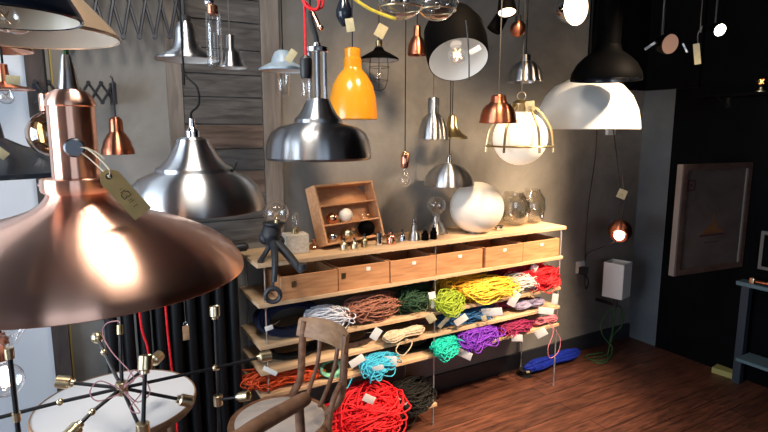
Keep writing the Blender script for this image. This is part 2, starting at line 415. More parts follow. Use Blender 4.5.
# ================================================================== SHELF UNIT
S = [(1.01, 1.03), (.828, .846), (.634, .652), (.513, .531), (.398, .416)]
FY = 2.25; SX0, SX1 = .655, 2.565
sh = thing('shelving_unit', 'long pale wooden shelf unit on thin steel rods along the plaster wall', 'shelf', ((SX0+SX1)/2, 2.41, 0))
for i, (z0, z1) in enumerate(S):
    xe = SX1-(0, .015, .02, .02, .02)[i]
    b = BM(); box(b, ((SX0+xe)/2, (FY+BACK-.004)/2, (z0+z1)/2), (xe-SX0, BACK-.004-FY, z1-z0), bev=.002); obj('shelf', b, M['shelf_wood'], sh, smooth=False)
b = BM(); box(b, ((SX0+1.625)/2, (FY+BACK-.02)/2, .12), (1.625-SX0, BACK-.02-FY, .018), bev=.002); obj('shelf', b, M['shelf_wood'], sh, smooth=False)
for x, yy, z1 in ((.69, FY+.014, 1.009), (1.607, FY+.014, 1.009), (2.538, FY+.014, 1.009), (.69, BACK-.018, 1.009), (1.607, BACK-.018, 1.009), (2.538, BACK-.018, 1.009)):
    b = BM(); tube(b, [(x, yy, 0), (x, yy, z1)], .005, 8)
    for z0, zt in S[1:]:
        lathe(b, cylprof(.010, z0-.008, z0), (x, yy, 0), seg=6)
    obj('rod', b, M['steel'], sh)

# drawers (open boxes)
dx = [PY(p, y, FY).x for p, y in ((281, 290), (339, 283), (391, 275), (437, 265), (485, 258), (524, 250), (561, 242))]
names = ['leftmost of the row, below the black iron clamp', 'second from the left, dark contents showing', 'third from the left, under the row of tiny lampholders',
         'fourth from the left, under the small black lampholders', 'fifth from the left, under the opal globe', 'brightly lit one at the right end']
for i in range(6):
    a, c = dx[i]+(.010 if i == 4 else .003), dx[i+1]-(.010 if i == 3 else .003); z0, z1 = .847, .847+(.112 if i else .108); y0, y1 = FY+.006+.004*(i % 2), BACK-.04; w = .012
    d = thing('drawer_box', 'open wooden drawer box, '+names[i], 'drawer', ((a+c)/2, (y0+y1)/2, z0), None, 'drawer boxes under the shelf top')
    b = BM(); box(b, ((a+c)/2, y0+w/2, (z0+z1)/2), (c-a, w, z1-z0), bev=.0015); obj('front_panel', b, M['drawer_wood'], d, smooth=False)
    b = BM()
    for x in (a+w/2, c-w/2): box(b, (x, (y0+y1)/2+w/2, (z0+z1)/2), (w, y1-y0-w, z1-z0-.002))
    box(b, ((a+c)/2, y1-w/2, (z0+z1)/2), (c-a-2*w, w, z1-z0-.002)); box(b, ((a+c)/2, (y0+y1)/2, z0+.004), (c-a-2*w, y1-y0-2*w, .006))
    obj('box_body', b, M['drawer_wood'], d, smooth=False)
    b = BM(); lx = a+.06 if i < 2 else (a+c)/2; box(b, (lx if i != 1 else lx-.035, y0-.001, z1-.025-.015*(i < 2)), (.022, .002, .028 if i < 2 else .016)); obj('label_plate', b, M['brass_old'] if i < 2 else M['paper'], d, smooth=False)
    if i == 1:
        b = BM(); box(b, ((a+c)/2+.02, y0-.001, z1-.022), (.022, .002, .018)); obj('paper_label', b, M['paper'], d, smooth=False)

# ------------------------------------------------------------------ cord hanks
def hank(label, cx, Y, z, col, a, r, n=14, tr=.0042, dirx=0, kind='skein', tags=(), name='cord_hank', tilt=0, seed=0, group='hanks of coloured fabric flex on the shelves', tails=0, cat='cord', py=None, cols=None, loops=()):
    """cx: pixel column; Y: distance of the bundle's middle from the room's front; z: surface it lies on"""
    rnd = random.Random(seed+int(cx*7+z*100)); a *= 1.28; r *= (.95 if z < .6 and z > .2 else 1.12); tr *= .70; n = int(n*3); Y = Y-.05 if z > .05 else Y; X = PY(cx, 300, Y).x if py is None else PY(cx, py, Y).x
    c = Vector((X, Y, z)); t = thing(name, label, cat, c, None, group)
    bm = BM(); ax = Vector((math.cos(dirx), math.sin(dirx), 0)); ay = Vector((-math.sin(dirx), math.cos(dirx), 0)); az = Vector((0, 0, 1))
    mid = c+az*(r+tr)
    for i in range(n):
        N = 22; pts = []
        if kind == 'skein':            # long loops bound in the middle
            ph = rnd.uniform(0, PI); k = rnd.uniform(.65, 1.0); l = a*rnd.uniform(.85, 1.08); off = Vector((0, rnd.uniform(-.2, .2)*r, rnd.uniform(-.2, .2)*r)); tw = rnd.uniform(-.5, .5)
            for j in range(N):
                u = 2*PI*j/N; w = math.sin(u)*(.35+.65*abs(math.cos(u)))*1.15
                h = r*k*w; hy = h*math.cos(ph+tw*math.cos(u)); hz = h*math.sin(ph+tw*math.cos(u))
                pts.append(mid+ax*(l*math.cos(u))+ay*(hy*1.3+off.y)+az*(hz*.95+off.z+math.sin(3*u+ph)*r*.06+tilt*l*math.cos(u)))
        elif kind == 'ball':           # a plump bundle of looped strands
            ph = PI*i/n+rnd.uniform(-.25, .25); k = rnd.uniform(.45, 1.1); l = a*(rnd.uniform(.6, 1.08) if rnd.random() > .1 else rnd.uniform(1.1, 1.35)); yw = rnd.gauss(0, .20); pt = rnd.gauss(0, .12); wob = rnd.uniform(-.35, .35); wp = rnd.uniform(0, 6); sh_ = rnd.uniform(-.2, .2)*a; o_z = rnd.uniform(-.15, .2)*r
            for j in range(N):
                u = 2*PI*j/N
                cu, su = math.cos(u), math.sin(u); cx_ = math.copysign(abs(cu)**.75, cu); sx_ = math.copysign(abs(su)**.8, su)
                wv = wob*math.sin(2*u+wp)*r
                pts.append(mid+ax*((l*cx_+sh_)*math.cos(yw))+az*((l*cx_)*pt*.6)+ay*(l*cx_*math.sin(yw)+r*k*1.35*sx_*math.cos(ph)+wv)+az*(r*k*sx_*math.sin(ph)*1.05+wv*.5+o_z+math.sin(3*u+wp)*r*.07))
        elif kind == 'coil':           # round rings standing half upright
            R = a*rnd.uniform(.72, 1.0); o1 = rnd.uniform(-.5, .5)*r; o2 = rnd.uniform(-.4, .4); o3 = rnd.uniform(-.06, .06)*a
            lean = .9+rnd.uniform(-.25, .25)
            for j in range(N):
                u = 2*PI*j/N
                pts.append(c+az*(tr+r*1.0)+ax*(R*math.cos(u)+o3)+ay*(R*.5*math.sin(u)*math.cos(lean)+o1)+az*(r*.95*math.sin(u+o2*.3)*R/a))
        zmin = z+tr
        for p in pts:
            if p.z < zmin: p.z = zmin+abs(rnd.uniform(0, .3))*tr
            if z > .05 and p.y > FY-.02: p.z = min(p.z, {.654: .826, .533: .632, .418: .511, .131: .395}.get(z, 9)-tr-.001-rnd.random()*.006)
            over = FY-.008-p.y
            if over > 0 and z > .05: p.z -= min(.05, over*over*9+over*.25)
        tube(bm, pts, tr, 5, 1, closed=True) if False else tube(bm, pts, tr, 5, closed=True)
    for i in range(tails):
        s = rnd.choice((-1, 1)); p0 = mid+ax*(a*.7*s)
        tube(bm, [p0, p0+Vector((.02*s, -.03, .01)), p0+Vector((.05*s, -.05, -r*.6))], tr, 5, 5)
    for lp in loops:
        tube(bm, [Vector(q) for q in lp], tr, 6, 6)
    obj('strands', bm, CM[col], t)
    if kind == 'skein':
        bd = BM(); lathe(bd, [(r*.62, -.010), (r*.66, 0), (r*.62, .010)], mid+ax*rnd.uniform(-.1, .1)*a, ax.to_track_quat('Z', 'Y'), 16); obj('binding', bd, CM[col], t)
    for (px, py_, w, h, sp, *m) in tags:
        yy = m[1] if len(m) > 1 else FY-.035
        p = PY(px, py_, yy); s = yy/ray(px, py_).y/FPX
        paper_tag(t, p, w*s, h*s, m[0] if m and m[0] else M['paper'], math.radians(sp), rnd.uniform(-.3, .3), tie=(p+c+az*r)*.5+Vector((0, 0, .01)) if (p-c).length > .03 else None)
    return t
z2, z3, z4, z5 = .654, .533, .418, .131
hank('large navy flex coil at the left end of the upper cord shelf, small white tag', 290, 2.41, z2, 'navy', .125, .060, 40, .005, kind='coil', tags=[(269, 328, 8, 5, 12, M['paper'], FY-.012)], py=330)
hank('white and pale blue flex hank on the upper cord shelf, behind the chair rail', 326, 2.36, z2, 'white', .075, .045, 26, .0045, dirx=-.2, kind='ball', py=320)
hank('dusky brown pink flex hank on the upper cord shelf, right of the white hank', 371, 2.37, z2, 'brown', .105, .052, 34, .0045, dirx=.15, kind='ball', py=312)
hank('dark green flex hank on the upper cord shelf beside the middle rod', 413, 2.40, z2, 'green', .085, .052, 34, .004, dirx=.5, kind='ball', tags=[(433, 300, 7, 17, 12, M['paper'], FY+.0), (431, 318, 9, 9, 35, M['ytag'], FY-.02)], py=303)
hank('lime green flex hank hanging over the upper cord shelf edge', 448, 2.30, z2, 'lime', .065, .042, 26, .0042, dirx=.2, kind='ball', tags=[(461, 320, 14, 7, 35), (444, 322, 4, 16, -40, M['ytag'])], py=305)
hank('golden orange flex hank at the back of the upper cord shelf', 458, 2.45, z2, 'gold', .10, .070, 34, .0045, dirx=.1, kind='ball', py=285)
hank('bright yellow flex hank spread along the upper cord shelf', 487, 2.345, z2, 'yellow', .125, .048, 40, .0045, dirx=.05, kind='ball', py=297)
hank('dark crimson flex hank at the back of the upper cord shelf under the drawers', 521, 2.47, z2, 'crimson', .13, .062, 28, .0045, kind='ball', py=275)
hank('pale grey and white flex hank on the upper cord shelf, right of the yellow', 519, 2.36, z2, 'pale', .075, .045, 28, .003, dirx=-.3, kind='ball', tags=[(514, 299, 8, 16, -25)], py=292)
hank('bright red flex hank at the right end of the upper cord shelf', 541, 2.35, z2, 'red', .085, .055, 34, .004, dirx=.2, kind='ball', tags=[(555, 299, 6, 11, -5)], py=285)
# shelf 4
hank('dark brown flex coil on the middle cord shelf behind the chair', 352, 2.40, z3, 'darkbrown', .10, .040, 24, .004, kind='coil', tags=[(376, 334, 8, 13, -32, M['paper'], FY-.03)], py=345)
hank('cream flex hank looping off the middle cord shelf', 404, 2.31, z3, 'cream', .095, .034, 26, .0042, dirx=.1, kind='skein', py=336,
     loops=[[PY(398, 338, FY+.02), PY(412, 342, FY-.03), PY(404, 355, FY-.04), PY(396, 351, FY-.04), PY(400, 342, FY-.02)]])
hank('dark blue flex hank on the middle cord shelf, right of the middle rod', 466, 2.37, z3, 'blue', .12, .042, 34, .0042, kind='ball', tags=[(492, 312, 21, 8, 12), (484, 318, 5, 5, 20, M['ytag'])], py=322)
hank('lilac grey flex hank on the middle cord shelf near its right end', 529, 2.34, z3, 'lilac', .085, .038, 24, .004, kind='skein', tags=[(546, 311, 15, 7, -5)], py=311)
hank('wine red flex skein lying behind the lilac hank on the middle cord shelf', 508, 2.46, z3, 'wine', .10, .04, 20, .004, kind='ball', py=312)
hank('coiled black flex on the middle cord shelf, left of the chair back', 292, 2.42, z3, 'black', .11, .040, 26, .0045, kind='coil', py=352)
hank('dull brown flex skein at the back of the middle cord shelf behind the cream hank', 425, 2.46, z3, 'brown', .07, .036, 16, .004, kind='ball', py=330)
# shelf 5
hank('sky blue flex hank hanging at the left of the lowest long shelf', 379, 2.29, z4, 'sky', .068, .036, 24, .0045, dirx=.1, kind='ball', py=372, tags=[(343+14, 353+8, 16, 8, 28, M['paper'], FY-.06), (390, 361, 14, 10, 5), (378, 368, 12, 5, 20, M['paper'], FY-.07)],
     loops=[[PY(352, 378, FY-.01), PY(347, 388, FY-.04), PY(342, 385, FY-.04), PY(340, 376, FY-.02)]])
hank('black flex coil on the lowest long shelf between the blue and turquoise hanks', 415, 2.42, z4, 'black', .10, .034, 20, .004, kind='coil', py=352)
hank('turquoise flex hank on the lowest long shelf by the middle rod', 446, 2.30, z4, 'teal', .062, .036, 26, .0045, dirx=.2, kind='ball', tags=[(464, 354, 16, 8, -17)], py=348,
     loops=[[PY(444, 340, FY+.01), PY(436, 352, FY-.03), PY(444, 362, FY-.04), PY(453, 357, FY-.03)]])
hank('purple flex hank on the lowest long shelf, right of the turquoise', 478, 2.31, z4, 'purple', .092, .046, 38, .0045, dirx=.15, kind='ball', py=338)
hank('maroon flex hank on the lowest long shelf, right of the purple', 515, 2.32, z4, 'maroon', .075, .036, 26, .004, kind='ball', tags=[(517, 338, 11, 7, 5), (541, 333, 12, 8, 35)], py=325)
hank('pale pink flex hank with a drooping loop, right end of the lowest shelf', 545, 2.33, z4, 'pink', .075, .03, 20, .0035, kind='skein', py=322,
     loops=[[PY(548, 322, FY-.01), PY(560, 338, FY-.04), PY(558, 352, FY-.05), PY(550, 358, FY-.05), PY(548, 348, FY-.05), PY(553, 334, FY-.04), PY(552, 324, FY-.01)]])
hank('mauve flex skein on the lowest shelf, behind the pink one', 528, 2.46, z4, 'mauve', .10, .03, 16, .0038, kind='skein', py=320)
hank('orange red flex hank on the lowest long shelf, behind the round chair seat', 283, 2.38, z4, 'orange', .12, .040, 34, .0045, kind='ball', py=385, tags=[(270, 371, 15, 5, -28, M['paper'], FY-.04)])
hank('pale green flex coil on the lowest long shelf behind the chair back', 331, 2.34, z4, 'greenlight', .05, .04, 10, .0035, kind='coil', py=370)
# bottom shelf
hank('big scarlet flex hank bulging off the bottom shelf', 366, 2.27, z5, 'red', .125, .085, 60, .0055, dirx=.1, kind='ball', py=405, tags=[(369, 399, 12, 8, -28, M['paper'], FY-.12)])
hank('black flex bundle with white tag at the right end of the bottom shelf', 412, 2.33, z5, 'black', .085, .060, 40, .004, dirx=.2, kind='ball', py=405, tags=[(399, 403, 14, 10, -30, M['paper'], FY-.02)])
hank('dark green flex coil at the left of the bottom shelf', 300, 2.36, z5, 'fgreen', .10, .05, 20, .004, kind='coil', py=420)
# on the floor
hank('royal blue flex bundle lying on the floor under the shelf end', 553, 2.47, .001, 'royal', .20, .038, 44, .005, dirx=.05, kind='skein', py=360, group=None)
# small floor pot of black flex
p = PZ(525, 375, 0)
t = thing('flex_reel', 'small black flex reel with a pale tag on the floor below the maroon hank', 'reel', p)
b = BM(); lathe(b, [(0, .006), (.045, .006), (.045, .0), (.0, .0)], p, seg=24); lathe(b, [(.02, .006), (.02, .036)], p, seg=16); lathe(b, [(0, .042), (.042, .042), (.042, .036), (0, .036)], p, seg=24); obj('spool', b, M['black_plastic'], t)
b = BM(); rr = random.Random(3)
for k in range(14): ellring(b, p+Vector((0, 0, .021+rr.uniform(-.012, .012))), .032+rr.uniform(-.004, .006), .004, None, 20, 5)
obj('wound_flex', b, CM['black'], t)
paper_tag(t, p+Vector((-.02, -.045, .045)), .02, .014, M['ytag'], .2)
# grey plug adapter on the upper cord shelf
p = PY(534, 268, 2.30)
t = thing('plug_adapter', 'pale grey plug adapter on a thin wire above the red cord hank', 'adapter', p)
b = BM(); box(b, p, (.035, .03, .05), facing(p, .3, -.4), .005); obj('body', b, M['grey_shade'], t)
b = BM(); tube(b, [p+Vector((0, 0, .024)), p+Vector((-.02, .03, .05)), p+Vector((.05, .06, .03)), p+Vector((.16, .1, 0)), p+Vector((.2, .14, -.04))], .002, 6, 6); obj('wire', b, CM['black'], t)

# ================================================================== THINGS ON THE SHELF TOP
ZT = 1.0305
# black iron clamp lamp with glass globe
p0 = PZ(275, 262, ZT)
t = thing('iron_clamp_lamp', 'dark cast-iron clamp lamp with clear glass bulb, gripping the left end of the shelf', 'lamp', p0)
d = 2.40; q = lambda x, y, dd=0: P(x, y, d+dd)
b = BM(); tube(b, [q(272, 227), q(271, 236), q(274, 243)], [.040, .045, .028], 12, 4)
sphere(b, q(266, 238), .032, 16); sphere(b, q(279, 241, .02), .026, 16); obj('body', b, M['iron'], t)
b = BM(); lathe(b, [(0, -.03), (.02, -.03), (.040, -.006), (.050, .006), (.050, .012), (.042, .014), (0, .006)], q(274, 225), seg=24); obj('collar', b, M['iron'], t)
for pts, rr in (([q(277, 243, -.02), q(289, 256, -.04), q(302, 272, -.06)], [.020, .019, .015]), ([q(274, 243, -.02), q(275, 262, -.1), q(274, 282, -.11)], [.019, .015, .012]),
                ([q(271, 243), q(266, 252), PZ(260, 262, ZT+.006)], [.015, .011, .013])):
    b = BM(); tube(b, pts, rr, 10, 5); obj('arm', b, M['iron'], t)
b = BM()
ellring(b, q(273, 295, -.13), .030, .010, facing(p0) @ Quaternion((1, 0, 0), PI/2), 20); tube(b, [q(273, 282, -.11), q(273, 291, -.13)], .006, 8)
obj('clamp_ring', b, M['iron'], t)
bulb(t, q(276, 213), .058, 'globe', q=Quaternion((0, 1, 0), PI))
b = BM(); tube(b, [q(277, 220), q(277, 226)], .014, 12); obj('bulb_neck', b, M['brass_old'], t)
b = BM(); lathe(b, cylprof(.021, 0, .03), q(302, 270, -.06), None, 16); obj('screw_head', b, M['iron'], t)
# white block lamp
p = PZ(298, 253, ZT)
s = .072
t = thing('block_table_lamp', 'pale concrete block lamp with a clear tube bulb beside the iron clamp', 'lamp', p)
q1 = facing(p, .25)
b = BM(); box(b, p+Vector((0, .03, s*.62)), (s*1.5, s*1.3, s*1.24), q1, .004); obj('block', b, M['concrete'], t)
b = BM(); lathe(b, cylprof(.018, s*1.24, s*1.24+.026), p+Vector((0, .03, 0)), seg=20); obj('socket', b, M['brass_old'], t)
bulb(t, p+Vector((0, .03, s*1.24+.026+.055)), .017, 'tube', q=Quaternion((0, 1, 0), PI))
# amber nugget
p = PZ(314, 249, ZT)
t = thing('amber_glass_lampholder', 'small amber brown glass lampholder between the concrete block and the wooden box', 'lampholder', p)
b = BM(); lathe(b, [(0, 0), (.022, 0), (.026, .012), (.018, .024), (.010, .03), (0, .03)], p, seg=16); obj('glass_body', b, M['amber'], t)
b = BM(); lathe(b, cylprof(.009, .03, .05), p, seg=16); lathe(b, cylprof(.02, 0.001, .004), p, seg=16); obj('fitting', b, M['copper_s'], t)

# leaning display box
BL = PZ(327, 246, ZT+.024); BR = PZ(384, 232.5, ZT+.024)
u = (BR-BL); W = .385; u.z = 0; u.normalize()
BL.z = ZT; u = Vector((math.cos(.24), math.sin(.24), 0)); BR = BL+u*W
nrm = Vector((-u.y, u.x, 0))                      # into the room's wall
lean = math.radians(19)
vv = Vector((0, 0, 1))*math.cos(lean)+nrm*math.sin(lean); nn = nrm*math.cos(lean)-Vector((0, 0, 1))*math.sin(lean)
BL = BL+Vector((0, 0, math.sin(lean)*.078+.001))
qb = Matrix((u, nn, vv)).transposed().to_quaternion(); Hb = .30; Db = .078; w = .011
t = thing('display_box', 'open honey-coloured wooden box with two dividers leaning back on the shelf', 'box', BL, None)
def lb(x, y, z): return BL+u*x+nn*y+vv*z
def lbox(nm, x0, x1, y0, y1, z0, z1):
    b = BM(); box(b, lb((x0+x1)/2, (y0+y1)/2, (z0+z1)/2), (x1-x0, y1-y0, z1-z0), qb, .001); return obj(nm, b, M['box_wood'], t, smooth=False)
lbox('side_panel', 0, w, 0, Db, 0, Hb); lbox('side_panel', W-w, W, 0, Db, 0, Hb); lbox('top_panel', w, W-w, 0, Db, Hb-w, Hb); lbox('bottom_panel', w, W-w, 0, Db, 0, w)
lbox('back_panel', w, W-w, Db-.006, Db, w, Hb-w); lbox('divider', w, W-w, .004, Db-.006, .092, .100); lbox('divider', w, W-w, .004, Db-.006, .190, .198)
def ball(label, cat, x, y, z, r, mat, name='lampholder_sample', sc=1, cap=None):
    c = lb(x, y, z+r*.98); t = thing(name, label, cat, c, None, 'lampholder samples in the wooden box')
    b = BM(); sphere(b, c, r, 20, (1, 1, sc)); obj('body', b, mat, t)
    if cap:
        b = BM(); lathe(b, cylprof(r*.45, r*.8, r*1.15), c, Quaternion((0, 1, 0), PI/2), 16); obj('fitting', b, cap, t)
ball('polished copper round lampholder in the middle row of the box, left', 'lampholder', .095, .040, .100, .031, M['copper_s'], cap=M['brass'])
ball('white opal ball in the middle row of the box', 'glass ball', .185, .040, .100, .038, M['opal'], 'opal_ball')
ball('clear glass stopper in the middle row of the box, right', 'glass ball', .30, .040, .100, .024, M['glass'], 'glass_ball', cap=M['brass_old'])
ball('silver and copper lampholder in the lower row of the box, left', 'lampholder', .07, .038, w, .027, M['chrome'], cap=M['copper_s'])
ball('brass lampholder in the lower row of the box, centre', 'lampholder', .17, .038, w, .030, M['brass'], cap=M['brass'])
ball('black ball lampholder in the lower row of the box, right', 'lampholder', .30, .036, w, .045, M['black_matt'], 'black_ball', .9)

# row of small lampholders
def holder(px, py, h, r, mat, label, shape='cap', cap=None):
    h *= 1.3; r *= 1.22
    p = PZ(px, py, ZT); t = thing('lampholder', label, 'lampholder', p, None, 'small lampholders standing in a row on the shelf')
    b = BM()
    if shape == 'cap': lathe(b, [(0, 0), (r, 0), (r, h*.5), (r*.85, h*.6), (r*.55, h*.68), (r*.55, h*.85), (0, h*.85)], p, seg=24)
    elif shape == 'cyl': lathe(b, cylprof(r, 0, h), p, seg=24)
    elif shape == 'bell': lathe(b, [(r, 0), (r, h*.08), (r*.92, h*.3), (r*.66, h*.42), (r*.5, h*.48), (r*.5, h*.68), (r*.3, h*.74), (r*.28, h*.85), (0, h*.86)], p, seg=28)
    obj('body', b, mat, t)
    b = BM(); lathe(b, cylprof(r*.3, h*.82, h*1.05), p, seg=12); obj('nipple', b, cap or M['black_plastic'], t)
    if shape == 'cap': b = BM(); ellring(b, p+Vector((0, 0, h*.5)), r, .0016, None, 24); obj('ring', b, mat, t)
    return t
holder(344, 250, .044, .015, M['brass'], 'small gold lampholder in front of the wooden box, first from the left')
holder(354.5, 249, .042, .015, M['brass'], 'small gold lampholder in front of the box, second from the left')
holder(364.5, 247, .050, .014, M['brass_old'], 'taller old-gold lampholder in front of the box, third from the left')
holder(379, 245.5, .052, .014, M['chrome'], 'plain chrome cylinder lampholder at the lower right corner of the box', 'cyl')
holder(391, 244, .058, .019, M['copper_s'], 'fat copper lampholder just right of the chrome cylinder')
holder(402, 242, .050, .015, M['chrome'], 'small silver lampholder right of the copper one')
holder(414, 240, .085, .026, M['steel'], 'silver bell-shaped lampholder on the shelf left of the black pair', 'bell', M['chrome'])
holder(425, 240, .046, .016, M['black_matt'], 'squat black lampholder, left one of the black pair')
holder(433.5, 239, .056, .015, M['black_matt'], 'taller black lampholder, right one of the black pair')
# silver bell lamp with glass bulb
p = PZ(436, 233, ZT)
t = thing('bell_table_lamp', 'silver bell-based lamp with a clear globe bulb behind the black lampholders', 'lamp', p)
b = BM(); lathe(b, [(.066, 0), (.066, .007), (.060, .026), (.042, .055), (.024, .072), (.021, .10), (0, .101)], p, seg=40); obj('base', b, M['steel'], t)
bulb(t, p+Vector((0, 0, .10+.058)), .054, 'globe', q=Quaternion((0, 1, 0), PI))
# opal globe
p = PZ(476, 232, ZT); r = .152; p.y = min(p.y, BACK-r-.01)
t = thing('globe_lamp', 'large white opal globe lamp standing on the bright end of the shelf', 'lamp', p)
b = BM(); sphere(b, p+Vector((0, 0, r*.93)), r, 48, (1, 1, .96)); obj('globe', b, M['opal'], t)
b = BM(); lathe(b, [(0, 0), (.06, 0), (.062, .006), (.05, .010), (0, .010)], p, seg=32); obj('base', b, M['steel'], t)
# glass vases
for px, py, r, h, lab in ((512, 222, .10, .20, 'clear round glass jar on the shelf just right of the opal globe'), (526, 219, .08, .21, 'clear straight-sided glass jar at the right end, behind the round one')):
    p = PZ(px, py+2, ZT); p.y = min(p.y, BACK-.112)
    t = thing('glass_jar', lab, 'glass jar', p)
    b = BM(); lathe(b, [(0, .004), (r*.6, .002), (r*.92, .025), (r*1.05, h*.45), (r*.98, h*.75), (r*.62, h*.93), (r*.60, h), (r*.57, h), (r*.59, h*.92), (r*.94, h*.74), (r*1.01, h*.45), (r*.88, .03), (0, .010)], p, seg=40); obj('glass_body', b, M['jar'], t)
    bulb(t, p+Vector((0, 0, .07)), .03, 'globe', fil=True, name='inner_bulb')
# small chrome base by globe
holder(499, 230, .02, .022, M['chrome'], 'low chrome fitting lying between the opal globe and the glass jars', 'cyl')

# ================================================================== PENDANTS
# 1 the big copper one
t = pendant('pendant_lamp', 'huge brushed copper pendant lamp filling the left foreground', 85, 268, .88,
    [(0, 93), (12, 94), (17, 97), (20.5, 103), (22, 106), (22, 109), (20.6, 110), (21, 172), (21, 177), (31.5, 178), (32, 181), (32, 188), (31, 190.5), (27, 191),
     (29, 196), (34, 202), (43, 208), (57, 213), (75, 218), (96, 225), (114, 233), (130, 242), (143, 252), (151, 263), (153.5, 271), (153.5, 275)], M['copper'], M['copper'], seg=128, cord=None, neck=8, bulbR=.045)
L = Vector(t.location); s = .88/FPX
b = BM(); lathe(b, [(0, (268-62)*s), (4*s, (268-62)*s), (4.5*s, (268-64)*s), (9*s, (268-92)*s), (9*s, (268-95)*s), (0, (268-95)*s)], seg=24); obj('cord_grip', b, M['steel_dark'], t, world=False)
b = BM(); tube(b, [L+Vector((0, 0, 205*s)), (L.x, L.y, CEIL-.001)], .004, 8); obj('cord', b, CM['fgreen'], t)
d_ = (CAM-L); d_.z = 0; d_.normalize()
kp = L+Vector((0, 0, (268-148)*s))+d_*(21*s)
b = BM(); lathe(b, [(0, .012), (.012, .012), (.0145, .009), (.0145, .002), (.009, 0), (.009, -.004), (0, -.004)], kp, d_.to_track_quat('Z', 'Y'), 24); obj('knob', b, M['knob'], t)
b = BM(); kk = L+Vector((0, 0, (268-184)*s))-RT*(31*s); lathe(b, cylprof(.004, 0, .012), kk, (-RT).to_track_quat('Z', 'Y'), 12); obj('side_screw', b, M['chrome'], t)
# 0: long manila tag tied to the knob
tp = P(124, 193, .80)
w_, h_ = 20*.80/FPX, 56*.80/FPX
qt = facing(tp, .1, math.radians(36)) ; tg = None
bm = BM(); cutp = [(-w_/2, -h_/2), (w_/2, -h_/2), (w_/2, h_*.36), (w_*.2, h_/2), (-w_*.2, h_/2), (-w_/2, h_*.36)]
fr = [bm.verts.new(tp+qt @ Vector((x, -.0006, z))) for x, z in cutp]; bk = [bm.verts.new(tp+qt @ Vector((x, .0006, z))) for x, z in cutp]
bm.faces.new(fr); bm.faces.new(bk[::-1])
for k in range(6): bm.faces.new((fr[k], bk[k], bk[(k+1) % 6], fr[(k+1) % 6]))
tg = obj('paper_tag', bm, M['manila'], t, smooth=False); tg['label'] = 'long manila tag with a small printed mark'
bm = BM(); ellring(bm, tp+qt @ Vector((0, -.001, h_*.38)), .0035, .0011, qt @ Quaternion((1, 0, 0), PI/2), 16); obj('eyelet', bm, M['ink'], tg)
bm = BM(); c0 = tp+qt @ Vector((0, -.0012, -.002)); a_ = .0056
shape = [(-1, -1), (-1, .2), (-.4, .6), (-.6, 1), (0, .8), (.6, 1), (.4, .6), (1, .2), (1, -1), (.3, -1), (0, -.6), (-.3, -1)]
tube(bm, [c0+qt @ Vector((x*a_, 0, z*a_)) for x, z in shape], .0006, 4, closed=True)
for k, (ww, zz) in enumerate(((.006, -.011), (.008, -.014), (.004, .009), (.007, -.022))): box(bm, c0+qt @ Vector((0, 0, zz)), (ww, .0005, .0007), qt)
obj('printed_mark', bm, M['ink'], tg)
bm = BM(); e_ = tp+qt @ Vector((0, -.001, h_*.38)); tube(bm, [kp+d_*.004, kp+d_*.014+RT*.02-Vector((0, 0, .002)), e_+d_*.01+Vector((0, 0, .012)), e_], .0011, 6, 6); tube(bm, [kp+d_*.004, kp+d_*.012+RT*.02-Vector((0, 0, .015)), e_+d_*.004, e_], .0011, 6, 6)
tube(bm, [kp+d_*.012+RT*.018-Vector((0, 0, 0)), kp+d_*.012+RT*.034-Vector((0, 0, .008)), kp+d_*.012+RT*.044-Vector((0, 0, .017))], .0013, 6, 4)
obj('string', bm, M['string'], tg)

# 2 top-left pair
pendant('pendant_lamp', 'wide peach-gold pendant at the top left corner, seen from below', 18, 35, .66,
    [(0, -42), (24, -40), (36, -30), (56, -8), (84, 22), (93, 33), (93, 35)], M['peach'], M['peach_in'], seg=96, cord='black', bulbR=.018, cat='pendant lamp')
pendant('pendant_lamp', 'glossy dark blue black pendant overlapping the peach-gold one at the top left', 4, 15, .455,
    [(0, -60), (22, -58), (30, -40), (56, -12), (68, 10), (70, 15), (70, 17)], M['black_gloss'], M['cream'], seg=96, cord='black', bulbR=.011)
pendant('pendant_lamp', 'small copper pendant cut by the left frame edge just under the peach-gold one', -8, 49, 1.90,
    [(0, 18), (8, 19), (12, 24), (24, 38), (35, 47), (36, 50)], M['copper_s'], M['copper_s'], seg=48, cord='black')
# left edge bulb in copper holder on a copper shade plate
t = pendant('pendant_lamp', 'flat copper disc pendant with a pear bulb at the left edge, yellow tag above it', 5, 88, 1.38,
    [(0, 64), (4, 65), (5, 82), (8, 84), (24, 88), (26, 89)], M['copper_dark'], M['copper_s'], seg=48, socket=False)
L = Vector(t.location); bulb(t, L+Vector((0, 0, -.022)), .019, 'pear')
paper_tag(t, P(13, 80, 1.33), .030, .022, M['ytag'], -.05, tie=L+Vector((0, 0, .03)), marks=False)
# dark wide shade at left
pendant('pendant_lamp', 'wide matt dark blue black pendant at the left edge behind the copper lamp', -10, 170, 1.60,
    [(0, 118), (12, 119), (15, 138), (30, 146), (70, 160), (90, 170), (92, 174)], M['black_gloss'], M['white_enamel'], seg=80, cord='black')
roots = [o for o in C.objects if o.parent is None and o.name.startswith('pendant_lamp')]
paper_tag(roots[-1], P(1, 153, 1.35), .022, .03, M['ytag'], .8)
